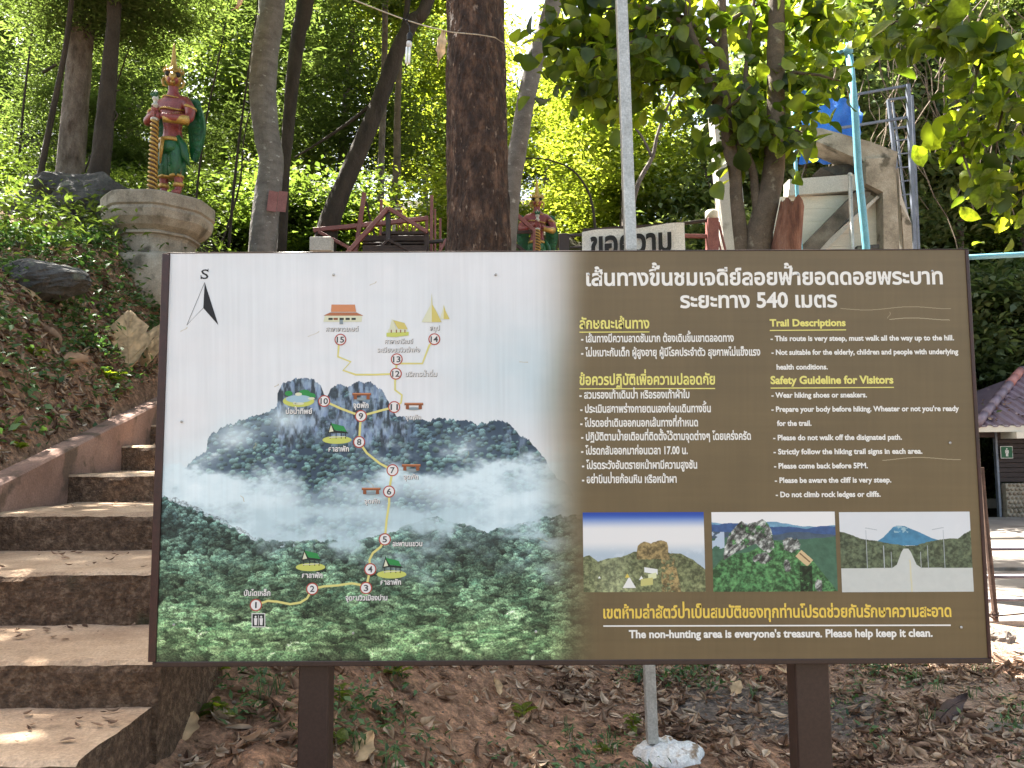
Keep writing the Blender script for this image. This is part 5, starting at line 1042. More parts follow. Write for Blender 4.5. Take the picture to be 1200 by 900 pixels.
# ------------------------------------------------------------------ timber stair landing with maroon rails
WY = 11.0
ws = thing('timber_stair', (P(455, 293, WY).x, WY, Hs(P(455, 293, WY).x, WY)), 'timber stair landing with faded maroon steel rails rising behind the left half of the board', 'stair')
def pb_(p0, p1, wpx, m, name, par, y0=0.0, y1=None, dp=None):
    y1 = y0 if y1 is None else y1; a = P(p0[0], p0[1], WY + y0); b = P(p1[0], p1[1], WY + y1)
    return off(MB().bar(a, b, pxl(wpx, WY), dp or pxl(wpx, WY), (0, 1, 0), .004).obj(name, m, par), par)
for q in (((367, 270), (502, 256), 5.5, 'maroon_pink', 'handrail', .6, .9), ((406, 298), (455, 244), 5.2, 'maroon_pink', 'gable_rail', 0, 0), ((455, 244), (501, 272), 4.6, 'maroon_pink', 'gable_rail', -.02, -.02), ((374, 272), (410, 291), 4, 'maroon_pink', 'brace', .55, .3),
          ((427, 226), (416, 300), 5, 'maroon_pink', 'post', .7, .7), ((429, 236), (439, 277), 3, 'darkwood', 'brace', .9, .9), ((447, 234), (446, 277), 3.6, 'maroon_pink', 'post', 1.2, 1.2), ((455, 249), (455, 330), 5.4, 'maroon', 'post', .05, .05),
          ((500, 253), (500, 272), 4, 'maroon_pink', 'post', .9, .9), ((500, 272), (500, 330), 5.4, 'darkwood', 'post', .05, .05), ((506, 229), (505, 330), 3.8, 'maroon_pink', 'post', .5, .5), ((510, 245), (510, 330), 2.4, 'maroon_pink', 'post', .8, .8), ((516, 256), (516, 330), 3, 'maroon_pink', 'post', 1.0, 1.0),
          ((440, 296), (455, 281), 3.2, 'darkwood', 'lower_brace', -.04, -.04), ((455, 281), (484, 296), 3.2, 'darkwood', 'lower_brace', -.06, -.06), ((371, 270), (371, 330), 3, 'darkwood', 'post', .6, .6), ((500, 284), (530, 281), 4, 'maroon', 'handrail', .3, .3), ((514, 298), (523, 280), 3, 'maroon_pink', 'brace', .2, .2)):
    pb_(q[0], q[1], q[2], M[q[3]], q[4], ws, q[5], q[6])
for i, (ya, yb, d0) in enumerate(((274, 278, .9), (279, 286, .5), (287, 289.5, .25), (290.5, 300, .1))):
    a = P(427 + (i == 0) * 22, (ya + yb) / 2, WY + d0); c = P(501, (ya + yb) / 2, WY + d0)
    off(MB().box(((a.x + c.x) / 2, WY + d0, a.z), (c.x - a.x, .32, pxl(yb - ya, WY)), ch=.006).obj('tread', M['darkwood'], ws), ws)
for i, x in enumerate((462, 466.5, 478, 483, 487, 491, 470.5, 474)):
    pb_((x, 258 + (i % 3)), (x - 1 + (i % 2) * 2, 276), 1.8 if i != 0 else 4, M['maroon_pink'] if i else M['paleconc'], 'baluster', ws, 1.3, 1.3)
for x in (428, 500):
    a = P(x, 296, WY); off(MB().bar((a.x, WY + .3, a.z), (a.x, WY + .3, Hs(a.x, WY + .3) - .2), .1).obj('post', M['darkwood'], ws), ws)
nb = thing('notice', P(467, 247, 13.0), 'tiny red and white notice on a stick above the timber stair', 'notice')
for z0, z1, mm, nm in ((238.5, 243, 'red', 'header'), (243.3, 251, 'white', 'panel')):
    a = P(467, (z0 + z1) / 2, 13.0); off(MB().box(a, (pxl(9.5, 13), .02, pxl(z1 - z0, 13))).obj(nm, M[mm], nb), nb)
a = P(468, 247.5, 12.98); off(MB().box(a, (pxl(6.5, 13), .01, pxl(4.4, 13))).obj('print_patch', M['red'], nb), nb)
for k_ in range(5): a = P(463.6 + k_ * 1.7, 240.7, 12.985); off(MB().box(a, (.014, .006, .03)).obj('lettering', M['white'], nb), nb)
off(MB().bar(P(467, 250, 13.02), (P(467, 250, 13.02).x, 13.02, Hs(P(467, 250, 13).x, 13.0)), .03).obj('stake', M['darkwood'], nb), nb)
# second short flight right of the brown trunk
wr = thing('stair_railing', (P(626, 293, 8.9).x, 8.9, Hs(P(626, 293, 8.9).x, 8.9)), 'maroon steel stair railing in front of the guardian statue behind the board', 'railing')
def pr_(p0, p1, wpx, m, name, par, y0, y1=None, dp=None):
    y1 = y0 if y1 is None else y1; a = P(p0[0], p0[1], y0); b = P(p1[0], p1[1], y1)
    return off(MB().bar(a, b, pxl(wpx, (y0 + y1) / 2), dp or pxl(wpx, (y0 + y1) / 2), (0, 1, 0), .003).obj(name, m, par), par)
for q in (((588, 236), (626, 270), 4.4, 'maroon_pink', 'handrail', 8.95), ((588, 273), (624, 271.5), 3.4, 'darkwood', 'mid_rail', 9.0), ((588, 275), (622, 300), 3.6, 'darkwood', 'lower_rail', 9.05), ((626, 269), (625.5, 330), 3.0, 'maroon_pink', 'post', 8.9), ((590, 236), (590, 330), 3.4, 'darkwood', 'post', 9.1)):
    pr_(q[0], q[1], q[2], M[q[3]], q[4], wr, q[5])
BNY = 8.0
fr_ = thing('maroon_fence', (P(660, 293, BNY).x, BNY, Hs(P(660, 293, BNY).x, BNY)), 'dark maroon steel fence that carries the white banner', 'fence')
for q in (((655, 276.5), (690, 275), 3.0, 'maroon', 'top_rail'), ((661, 275), (661, 340), 12, 'maroon', 'post'), ((668, 290), (690, 289), 2.6, 'maroon', 'lower_rail'), ((800, 262), (828, 258.5), 3.4, 'maroon', 'top_rail'), ((802, 276.5), (828, 277), 4.4, 'maroon_pink', 'mid_rail'), ((834.5, 257), (834.5, 340), 13, 'maroon_pink', 'post'),
          ((842, 260), (850, 293), 2.4, 'maroon_pink', 'brace'), ((840, 270), (846, 300), 2, 'maroon_pink', 'brace')):
    pr_(q[0], q[1], q[2], M[q[3]], q[4], fr_, BNY + .04)
a = P(683, 270, BNY + .04); c = P(803, 262, BNY + .04); off(MB().bar(a, c, .03, .03, (0, 1, 0)).obj('top_rail', M['maroon'], fr_), fr_)
a = P(834, 257, BNY + .04); off(MB().lathe([(.062, 0), (.068, .01), (.066, .08), (.05, .095)], 16, a).obj('post_cap', M['beige'], fr_, True), fr_)
bn = thing('banner', P(743, 285, BNY - .02), 'white cloth banner with bold black Thai letters hanging behind the steel pole', 'banner')
N = 34; K = 10; V = []
pTL, pTR = P(682, 272, BNY - .02), P(802, 261.5, BNY - .02)
for i in range(N + 1):
    for j in range(K + 1):
        s = i / N; q = pTL.lerp(pTR, s); q = q + Vector((0, 0, -.42 * j / K + .012 * math.sin(s * 9) * (1 - j / K))); q.y += .015 * math.sin(s * 14 + j * .5) * j / K - .01 * abs(math.sin(s * 12.5)); V.append(q)
k = MB(); k.add(V, [(i * (K + 1) + j, i * (K + 1) + j + 1, (i + 1) * (K + 1) + j + 1, (i + 1) * (K + 1) + j) for i in range(N) for j in range(K)]); off(k.obj('cloth', M['banner'], bn, True), bn)
Vt, Ft = textgeo('ขอความ', .035); a = P(692, 300, BNY - .055); c = P(787, 291.5, BNY - .055); w_ = Vt[:, 0].max() - Vt[:, 0].min(); s_ = (c.x - a.x) / w_; h_ = pxl(24.5, BNY) / .62
sl_ = (P(787, 270, BNY).z - P(692, 276, BNY).z) / (c.x - a.x)
Vb = np.stack([a.x + (Vt[:, 0] - Vt[:, 0].min()) * s_, np.full(len(Vt), BNY - .058), a.z + Vt[:, 1] * h_ + (Vt[:, 0] - Vt[:, 0].min()) * s_ * sl_], -1)
off(link('lettering', meshnp('lettering', Vb, Ft), M['inkblack'], bn), bn)
# grey box on a post
a = P(377, 287, 8.4); bx = thing('junction_box', (a.x, 8.4, Hs(a.x, 8.4)), 'pale grey metal box showing just above the board left of the timber stair', 'box')
off(MB().box(a, (pxl(26, 8.4), .12, .16), ch=.008).obj('case', M['paleconc'], bx), bx); off(MB().bar((a.x, 8.45, a.z - .05), (a.x, 8.45, Hs(a.x, 8.45) - .2), .06).obj('post', M['steel'], bx), bx)

# ------------------------------------------------------------------ concrete structure, tank and pipes on the right
CY = 9.2
cs = thing('concrete_stair_tower', (P(950, 300, CY).x, CY, -.1), 'weathered concrete stair structure with sloping beam and beige panels behind the broadleaf tree', 'structure')
def poly_px(pts, y, dep, m, name, par):
    V = [P(px, py, y) for px, py in pts]; V2 = [v + Vector((0, dep, 0)) for v in V]; n = len(V); k = MB()
    k.add(V + V2, [tuple(range(n))[::-1], tuple(range(n, 2 * n))] + [(i, (i + 1) % n, (i + 1) % n + n, i + n) for i in range(n)]); return off(k.obj(name, m, par), par)
poly_px([(835, 120), (855, 118), (866, 330), (852, 330)], CY + .3, .25, M['paleconc'], 'pillar', cs)
poly_px([(855.5, 118), (861, 118), (880, 330), (867, 330)], CY + .28, .22, M['white'], 'pillar_edge', cs)
poly_px([(940, 150), (962, 150), (1020, 166), (1052, 178), (1050, 195), (1014, 190), (958, 166), (940, 168)], CY - .1, .35, M['oldconc'], 'sloping_beam', cs)
poly_px([(1015, 186), (1049, 184), (1056, 330), (1036, 330), (1035, 225), (1015, 215)], CY - .14, .3, M['oldconc'], 'corner_post', cs)
poly_px([(925, 210), (1016, 203), (1016, 222), (925, 229)], CY - .02, .2, M['paleconc'], 'landing_edge', cs)
for i, (ya, yb) in enumerate(((229.5, 244), (244.7, 259), (259.7, 274), (274.7, 289), (289.7, 330))):
    poly_px([(905, ya + 1.5), (1036, ya - 2.2), (1037, yb - 1.7), (905, yb + 2.0)], CY + .05 - .004 * i, .1, M['beige'], 'wall_panel', cs)
M['darkconc'] = rough_mat('blackened_concrete', [(.05, .045, .035), (.12, .10, .08), (.2, .175, .14)], 4, .92, .4, 30, bdist=.01)
poly_px([(932, 297), (1006, 222), (1021, 226), (954, 300)], CY - .1, .2, M['darkconc'], 'diagonal_beam', cs)
poly_px([(957, 293), (1028, 229), (1031, 231), (963, 297)], CY - .06, .1, M['paleconc'], 'beam_ledge', cs)
poly_px([(1053, 196), (1057, 230), (1068, 262), (1070, 330), (1058, 330)], CY + .1, .25, M['paleconc'], 'side_wall', cs)
poly_px([(1056, 240), (1068, 262), (1070, 300), (1060, 300)], CY + .07, .03, M['oldconc'], 'stained_plate', cs)
poly_px([(1005, 288), (1030, 286), (1030, 291), (1005, 292)], CY - .2, .2, M['rock'], 'drain_slot', cs)
poly_px([(962, 196), (1014, 190), (1016, 214), (985, 208)], CY + .1, .3, M['rock'], 'recess_shade', cs)  # dark slab standing in for the shade inside the recess
tp_ = thing('blue_tarp', P(990, 150, CY + .6), 'crumpled bright blue tarpaulin sheet slung above the sloping concrete beam', 'tarp'); N, K = 14, 10; V = []
for i in range(N + 1):
    for j in range(K + 1):
        q = P(938 + 70 * i / N, 108 + 82 * j / K + 22 * (i / N - .3) * (1 - j / K), CY + .55); q.y += .06 * math.sin(i * 1.1 + j * .7) + .04 * math.sin(j * 2.1); V.append(q)
k = MB(); k.add(V, [(i * (K + 1) + j, i * (K + 1) + j + 1, (i + 1) * (K + 1) + j + 1, (i + 1) * (K + 1) + j) for i in range(N) for j in range(K)]); off(k.obj('sheet', M['bluetarp'], tp_, True), tp_)
bp_ = thing('blue_pipe', (P(1016, 300, 8.6).x, 8.6, 0), 'tall sky blue water pipe with an elbow at its top before the concrete structure', 'pipe')
off(MB().tube([P(1018, 420, 8.6), P(1015, 288, 8.6), P(1006, 200, 8.6), P(1002, 130, 8.6), P(995, 62, 8.6)], [.042, .042, .041, .041, .04], 14).obj('riser', M['bluepipe'], bp_, True), bp_)
off(MB().tube([P(995, 66, 8.6), P(994, 57, 8.61), P(990, 55, 8.66), P(985, 58, 8.8)], [.047, .052, .052, .046], 12).obj('elbow', M['bluepipe'], bp_, True), bp_)
off(MB().tube([P(986, 58, 8.78), P(962, 74, 9.6)], .038, 12).obj('branch_pipe', M['bluepipe'], bp_, True), bp_)
for px_, y0, nm, lb, mm, r_, pts in ((1000, 9.0, 'steel_post', 'thin upright galvanised post beside the tall blue pipe', 'steel', .025, [(996, 205), (1000, 330)]), (938, 8.9, 'thin_blue_pipe', 'thin blue pipe standing against the beige wall left of the tall one', 'bluepipe', .022, [(929, 128), (934, 222), (941, 330)])):
    a = P(pts[-1][0], pts[-1][1], y0); o = thing(nm, (a.x, y0, 0), lb, 'post' if 'post' in nm else 'pipe'); q = [P(u_, v_, y0) for u_, v_ in pts] + [Vector((a.x + .02, y0, 0))]
    off(MB().tube(q, r_, 10).obj('tube', M[mm], o, True), o); off(MB().ball(q[0], r_ * 1.25, seg=8, ring=5).obj('cap', M[mm], o, True), o)
# grey steel ladder tower
TY = 9.6
tw_ = thing('steel_tower', (P(1070, 300, TY).x, TY, 0), 'narrow grey steel frame tower with ladder rungs right of the concrete post', 'tower')
def tb(p0, p1, w0, nm, y0=0, y1=None):
    y1 = y0 if y1 is None else y1; off(MB().bar(P(*p0, TY + y0), P(*p1, TY + y1), pxl(w0, TY), pxl(w0, TY), (0, 1, 0)).obj(nm, M['greysteel'], tw_), tw_)
tb((1064, 99), (1077, 420), 4.2, 'leg'); tb((1068.5, 112), (1082, 420), 3.0, 'leg', .6); tb((1041, 117), (1052, 215), 3.6, 'leg', .05); tb((1046, 120), (1068, 290), 2, 'leg', .8); tb((1052, 160), (1066, 290), 2, 'leg', .5)
tb((996, 112), (1064, 100), 2.6, 'crossbar', 0.02); tb((1041, 117), (1066, 113.5), 2.4, 'crossbar', .03); tb((985, 150), (1066, 137), 2.8, 'crossbar', .02); tb((1043, 151), (1066, 148), 2.2, 'crossbar', .05)
for i in range(9): tb((1048 + i * 1.6, 165 + i * 16), (1066 + i * 1.0, 163 + i * 16), 1.4, 'rung', .3)
tb((1000, 111), (1000, 150), 2.4, 'strut', .05)
# horizontal blue pipe beyond the board's right edge
hp = thing('horizontal_blue_pipe', P(1165, 300, 7.5), 'pale blue water pipe running level past the upper right corner of the board', 'pipe')
off(MB().tube([P(1110, 303, 7.5), P(1165, 300, 7.5), P(1300, 293, 7.5)], .026, 12).obj('tube', M['bluepipe'], hp, True), hp)
a = P(1300, 293, 7.5); off(MB().bar(a, (a.x, 7.5, 0), .08).obj('post', M['oldconc'], hp), hp)

# ------------------------------------------------------------------ restroom building
RY = 16.0
rb = thing('restroom_building', (12.5, RY + 1.5, .1), 'small restroom hut with purple brown ribbed roof tiles and stone based dark walls', 'building')
X0 = P(1142, 500, RY - .6).x; ZE = P(1150, 499, RY - .6).z; ZR = P(1196, 437, RY + 1.8).z; XR = P(1196, 437, RY + 1.8).x
tile = rough_mat('lilac_brown_roof_tile', [(.13, .09, .115), (.21, .155, .19)], 4, .42, .1, 20, spots=((.16, .10, .08), 9, .64), bdist=.004); tile2 = rough_mat('faded_red_ridge', [(.34, .12, .10), (.42, .2, .18)], 6, .6, .1)
ncol = 34; cwid = .225
def roofz(y): return ZE + (ZR - ZE) * (y - (RY - .6)) / 2.4
for c in range(ncol):
    xl = X0 + c * cwid
    ytop = RY - .6 + 2.4 * min(1, max(.12, (xl - X0 + .12) / (XR - X0)))
    for rrow in range(2):
        ya = RY - .62 + rrow * 1.12; yb = min(ytop, ya + 1.22)
        if yb - ya < .12: continue
        prof = [(0, 0), (.045, .045), (.10, .045), (.145, 0), (.225, 0)]
        V = []
        for y in (ya, yb):
            for (dx, dz) in prof: V.append((xl + dx, y, roofz(y) + dz + (.022 if rrow == 0 else 0) * 0 + rrow * .02 + (0 if y == ya else -.018)))
            for (dx, dz) in prof[::-1]: V.append((xl + dx, y, roofz(y) + dz + rrow * .02 - .014 + (0 if y == ya else -.018)))
        n = 10; k = MB(); k.add(V, [(i, (i + 1) % n, (i + 1) % n + n, i + n) for i in range(n)] + [tuple(range(n))[::-1], tuple(range(n, 2 * n))])
        off(k.obj('roof_tile', tile, rb), rb)
for i in range(7):     # hip caps
    s0, s1 = i / 7, (i + 1.12) / 7; a = Vector((X0 + .02, RY - .66, ZE + .05)).lerp(Vector((XR, RY + 1.8, ZR + .05)), s0); c = Vector((X0 + .02, RY - .66, ZE + .05)).lerp(Vector((XR, RY + 1.8, ZR + .05)), min(1.02, s1))
    off(MB().tube([a, c], [.10, .085], 12).obj('hip_cap', tile if i < 5 else tile2, rb, True), rb)
for i in range(12): off(MB().tube([(XR + .5 * i, RY + 1.8, ZR + .05), (XR + .5 * i + .54, RY + 1.8, ZR + .05)], [.11, .10], 12).obj('ridge_cap', tile, rb, True), rb)
off(MB().add([(X0 + .05, RY - .5, ZE - .02), (XR, RY + 1.8, ZR - .03), (X0 + .05, RY + 4.1, ZE - .02), (X0 + .3, RY + 1.8, ZE - .06)], [(0, 1, 2), (0, 3, 1), (1, 3, 2), (0, 2, 3)]).obj('side_slope', tile, rb), rb)
off(MB().add([(XR, RY + 1.8, ZR - .03), (XR + 6, RY + 1.8, ZR - .03), (XR + 7, RY + 4.1, ZE), (X0 + .05, RY + 4.1, ZE)], [(0, 1, 2, 3), (3, 2, 1, 0)]).obj('rear_slope', tile, rb), rb)
off(MB().box((X0 + 3.9, RY - .58, ZE - .06), (7.8, .04, .13), ch=.005).obj('fascia', M['beige'], rb), rb)
wx = P(1170, 540, RY).x; 
bdk = rough_mat('dark_board_wall', [(.018, .010, .010), (.035, .020, .018)], 5, .7, .2, 20, stretch=(1, 1, 5))
zf = .15
for i in range(13):
    z0 = zf + .72 + i * .098
    if z0 > ZE - .02: break
    off(MB().box((wx + 3.4, RY + .05 + .003 * (i % 2), z0 + .045), (6.8, .05, .092), ch=.004).obj('board', bdk, rb), rb)
off(MB().box((wx - .03, RY + .02, (ZE + zf) / 2), (.05, .09, ZE - zf), ch=.005).obj('corner_post', M['greysteel'], rb), rb)
off(MB().box((P(1188, 505, RY - .5).x, RY - .5, ZE - .19), (.22, .5, .13)).obj('beam_end', M['beige'], rb), rb)
off(MB().box((X0 + 3.9, RY + .02, ZE - .17), (7.4, .06, .10)).obj('wall_plate', M['darkwood'], rb), rb)
sx0 = P(1178, 590, RY - .05).x
k = MB(); r5 = random.Random(9)
off(MB().box((sx0 + 3, RY - .02, zf + .34), (6, .16, .70)).obj('plinth_core', M['oldconc'], rb), rb)
for c in range(26):
    for r_ in range(8):
        k.ball((sx0 + .04 + c * .088 + (r_ % 2) * .044, RY - .10, zf + .05 + r_ * .087), (.043 * r5.uniform(.8, 1.15), .035, .040 * r5.uniform(.8, 1.1)), seg=7, ring=5)
tag(off(k.obj('plinth_stones', M['cobble'], rb, True), rb), kind='stuff')
off(MB().box((P(1152, 540, RY + 2.6).x, RY + 2.6, zf + .1), (1.6, .1, .22)).obj('back_step', M['paleconc'], rb), rb)
sg = P(1179.5, 530, RY - .06); ts = thing('toilet_sign', sg, 'small green square sign with a white standing man figure on the restroom wall', 'sign')
MB().box((0, 0, 0), (.25, .012, .25)).obj('border', M['white'], ts); MB().box((0, -.008, 0), (.225, .006, .225)).obj('panel', flat_mat('sign_green', (.02, .10, .05)), ts)
MB().ball((0, -.013, .068), (.018, .003, .018), seg=10, ring=6).obj('figure_head', M['white'], ts)
MB().prism([(-.036, .045), (.036, .045), (.036, -.02), (.024, -.02), (.022, -.085), (-.022, -.085), (-.024, -.02), (-.036, -.02)][::-1], -.016, -.011).obj('figure_body', M['white'], ts)
# leaves caught on the roof
k = MB()
for i in range(70):
    x = X0 + .2 + r5.random() ** 1.3 * 2.4; y = RY - .5 + r5.random() * .9; c = r5.uniform(.03, .06); Mx = Euler((r5.gauss(.5, .3), r5.gauss(0, .4), r5.uniform(0, 6))).to_matrix(); z = roofz(y) + .055
    k.add([Vector((x, y, z)) + Mx @ Vector(q) for q in ((-c, 0, 0), (0, -c * .6, .01), (c, 0, 0), (0, c * .6, .01))], [(0, 1, 2, 3)])
tag(off(k.obj('roof_litter', DL, rb), rb), kind='stuff')

# ------------------------------------------------------------------ pipe rail fence with rusty upright, front right
FY = 6.0
pf = thing('pipe_railing', (P(1165, 730, FY).x, FY, .05), 'low railing of three lilac grey steel tubes tied to a rusty twisted upright', 'railing')
off(MB().tube([P(1150, 548, FY), P(1154, 600, FY), P(1158, 640, FY), P(1163, 690, FY), P(1167, 728, FY)], [.018, .02, .021, .022, .022], 9, jit=.12, rng=r5).obj('upright', M['rust'], pf), pf)
for yy in (643, 675.5, 702.5):
    a = P(1153, yy, FY + .05); off(MB().tube([a, Vector((7.6, FY + .05, a.z - .0))], .0135 if yy > 700 else .016, 10).obj('tube', M['rail'], pf, True), pf)
for x in (5.4, 7.5): off(MB().bar((x, FY + .09, 0), (x, FY + .09, .85), .04).obj('post', M['rail'], pf), pf)
off(MB().tube([P(1138, 712, FY - .05), P(1150, 716, FY - .06), P(1166, 722, FY - .03), P(1200, 719, FY + .02)], .006, 6).obj('loose_wire', M['rust'], pf), pf)
off(MB().tube([P(1163, 716, FY - .02), P(1160, 722, FY - .05), P(1168, 727, FY - .05), P(1170, 718, FY + .02), P(1163, 720, FY - .04)], .009, 6).obj('binding', M['rust'], pf), pf)

# ------------------------------------------------------------------ twine with lamp and hanging dead leaves
LY_ = 4.75
a0 = P(380, -22, LY_); lw = thing('light_cable', P(480, 24, LY_), 'thin pale cable slung across the top and tied round the brown trunk', 'cable')
cp = [P(300, -60, LY_), P(410, -2, LY_), P(445, 12, LY_), P(474, 23, LY_), P(500, 31, LY_), P(530, 38, LY_), P(560, 40.5, 5.10), P(580, 44, 5.13), P(594, 53, 5.2), P(600, 62, 5.4)]
off(MB().tube(cp, .0042, 7).obj('cord', M['twine'], lw, True), lw); off(MB().tube([cp[3] + Vector((-.01, -.004, .004)), cp[3] + Vector((.01, .004, -.01)), cp[3] + Vector((.02, -.006, -.004))], .008, 6).obj('knot', M['black'], lw), lw)
lb_ = thing('hanging_lamp', P(480, 42, LY_), 'compact fluorescent lamp with twin white tubes hanging from the cable', 'lamp')
a = P(479.5, 28, LY_); off(MB().tube([P(475, 24, LY_), P(480, 31, LY_), P(480.5, 38, LY_)], .004, 6).obj('flex', M['black'], lb_), lb_)
a = P(480, 48.5, LY_); off(MB().lathe([(.008, .060), (.016, .052), (.019, .04), (.019, .01), (.017, 0)][::-1], 14, a).obj('socket', M['black'], lb_, True), lb_)
a = P(479.5, 55, LY_); off(MB().lathe([(.014, -.004), (.018, .004), (.019, .02), (.016, .034)], 14, a).obj('ballast', M['white'], lb_, True), lb_)
for dx in (-.009, .009):
    for dy in (-.007, .007): a = P(478.5, 56, LY_) + Vector((dx, dy, 0)); off(MB().tube([a, a + Vector((-.004, 0, -.10)), a + Vector((-.004 - dx * .4, 0, -.108))], [.0072, .0072, .003], 8).obj('glass_tube', M['bulb'], lb_, True), lb_)
def dry_leaf(name, loc, L, label, eul, seed, wd=.34, curl=.5, cat='dead leaf', m=None, mod=True):
    rr = random.Random(seed); k = MB(); n, kx = 12, 4; V = []
    for i in range(n):
        t_ = i / (n - 1); w_ = L * wd * max(.02, math.sin(math.pi * t_ ** .85)) ** .8 * (1 + .16 * math.sin(t_ * 19 + seed) + .08 * rr.uniform(-1, 1))
        for j in range(-kx, kx + 1):
            s = j / kx; V.append((w_ * s * math.cos(curl * abs(s)), L * (t_ - .5) + L * .05 * abs(s), L * (.16 * curl * s * s * math.sin(3 * t_ + seed) + .10 * abs(s) * curl + .12 * math.sin(t_ * 3) * curl + .025 * math.sin(t_ * 26 + abs(s) * 5) * abs(s))))
    q = 2 * kx + 1; k.add(V, [(i * q + j, i * q + j + 1, (i + 1) * q + j + 1, (i + 1) * q + j) for i in range(n - 1) for j in range(q - 1)])
    o = thing(name, loc, label, cat); o.rotation_euler = eul
    k.obj('blade', m or BL, o, True)
    rib = MB(); rib.tube([(0, -L * .62, .02 * L)] + [(0, L * (i / (n - 1) - .5), V[i * q + kx][2] + .003) for i in range(n)], [L * .014] + [L * .012 * (1 - .8 * i / n) for i in range(n)], 5); rib.obj('midrib', m or BL, o)
    for i in range(2, n - 2, 2):
        for s in (-1, 1):
            a = V[i * q + kx]; c = V[min(n - 1, i + 2) * q + kx + s * 3]; MB().tube([(a[0], a[1], a[2] + .002), (c[0], c[1], c[2] + .003)], L * .005, 4, False).obj('vein', m or BL, o)
    return o
dry_leaf('hanging_dead_leaf', P(516, 56, LY_), .24, 'curled brown dead leaf caught on the cable next to the brown trunk', (R(82), R(10), R(20)), 3, .26, 1.1)
dry_leaf('hanging_dead_leaf', P(291, 0, LY_ + .3), .22, 'curled brown dead leaf clipped by the top edge, left of the grey trunk', (R(60), R(50), R(-40)), 5, .3, 1.1)

# ------------------------------------------------------------------ rocks
def rockobj(name, c, r, label, m, sd, cat='rock', amp=.28, rot=0):
    k = MB(); k.ball((0, 0, 0), 1.0, seg=44, ring=26); V = []
    for v in k.v:
        v = Vector(v); q = 1 + amp * (mnoise.noise(v * 1.3 + Vector((sd, 0, 0))) + .5 * mnoise.noise(v * 3.1 + Vector((sd, 3, 0))) + .30 * abs(mnoise.noise(v * 5 + Vector((sd, 3, 1)))) + .16 * mnoise.noise(v * 12 + Vector((sd, 3, 1)))); V.append((v.x * r[0] * q, v.y * r[1] * q, v.z * r[2] * q))
    k.v = V; o = k.obj(name, m); o.location = c; o.rotation_euler = (0, 0, rot); return tag(o, label, cat)
def onb(px, py, y0=1.2, y1=40):         # where the sight line of a photo pixel meets the ground
    p_ = P(px, py, y0); y = y0
    while y < y1:
        q = P(px, py, y)
        if Hs(q.x, q.y) >= q.z: return q
        y += .03
    return P(px, py, y1)
q = onb(30, 334); rockobj('dark_rock', (q.x, q.y + .12, q.z + .05), (.42, .26, .15), 'long dark rock lying in the leaf litter high on the left bank', M['rock'], 2, rot=-.25)
q = P(75, 262, 8.6); rockobj('boulder', (q.x, 8.9, Hs(q.x, 8.9) + .1), (.7, .5, .36), 'grey mossy boulder under the trunks at the far left', M['rock'], 5)
q = onb(1172, 752); rockobj('rough_rock', (q.x, q.y + .1, q.z), (.14, .12, .09), 'rough brown rock at the foot of the rusty upright', M['stone'], 8)
q = onb(1176, 858); rockobj('flat_stone', (q.x + .05, q.y, q.z + .0), (.30, .13, .035), 'flat grey stone set in the trodden earth at the lower right', M['stone'], 11, amp=.15)
q = onb(148, 308); rockobj('small_rock', (q.x - .3, q.y + .1, q.z), (.13, .1, .08), 'small grey rock beside the pedestal drum', M['rock'], 14)

# ------------------------------------------------------------------ leaf litter, twigs, weeds
def surf(n, g, dens, x0, x1, y0, y1):
    """random ground points kept with a density function"""
    x = g.uniform(x0, x1, n); y = g.uniform(y0, y1, n); k = g.random(n) < dens(x, y); x, y = x[k], y[k]; z = H(x, y); e = .03
    nx_ = -(H(x + e, y) - H(x - e, y)) / (2 * e); ny_ = -(H(x, y + e) - H(x, y - e)) / (2 * e); N_ = np.stack([nx_, ny_, np.ones_like(nx_)], -1); N_ /= np.linalg.norm(N_, axis=1, keepdims=True)
    return np.stack([x, y, z], -1), N_
def offstairs(x, y): return ~((x > parx(y) - .2) & (x < SX0 + .03))
def litter(name, pts, N_, L, asp, g, m, label, lift=.012, curl=.35, tilt=.35):
    n = len(pts); th = g.random(n) * 6.2832; N_ = N_ + g.normal(size=(n, 3)) * tilt; N_ /= np.linalg.norm(N_, axis=1, keepdims=True)
    d = np.stack([np.cos(th), np.sin(th), np.zeros(n)], -1); d -= N_ * (d * N_).sum(1, keepdims=True); d /= np.linalg.norm(d, axis=1, keepdims=True); s = np.cross(N_, d)
    L = L[:, None]; c = pts + N_ * lift; W_ = L * asp[:, None] * .5; cu = L * curl * g.uniform(-.2, 1.0, (n, 1)); cu2 = L * curl * g.uniform(-.2, .8, (n, 1))
    vs = []; ts = (-.5, -.25, 0, .25, .5); ww = (0, .85, 1.0, .62, 0); tw_2 = g.normal(size=(n, 1)) * .25
    for t_, w_ in zip(ts, ww):
        arc = N_ * (cu * (2 * t_) ** 2 + cu2 * t_ * .6); rib = c + d * L * t_ + arc + s * L * tw_2 * t_ ** 2
        vs.append(rib)
        if w_: vs.append(rib + s * W_ * w_ * g.uniform(.75, 1.1, (n, 1)) + N_ * cu2 * .8 * w_); vs.append(rib - s * W_ * w_ * g.uniform(.75, 1.1, (n, 1)) + N_ * cu2 * .6 * w_)
    V = np.stack(vs, 1).reshape(-1, 3); b_ = np.arange(n)[:, None] * 11
    T_ = []          # 0 base, (1,2,3) (4,5,6) (7,8,9) rib, left, right, 10 tip
    for sd_ in (1, 2): T_ += [(0, 1 + sd_, 1), (1, 1 + sd_, 4 + sd_), (1, 4 + sd_, 4), (4, 4 + sd_, 7 + sd_), (4, 7 + sd_, 7), (7, 7 + sd_, 10)]
    F_ = np.concatenate([b_ + np.array([q]) for q in T_], 0)
    return tag(link(name, meshnp(name, V, F_), m), label, None, None, 'stuff')
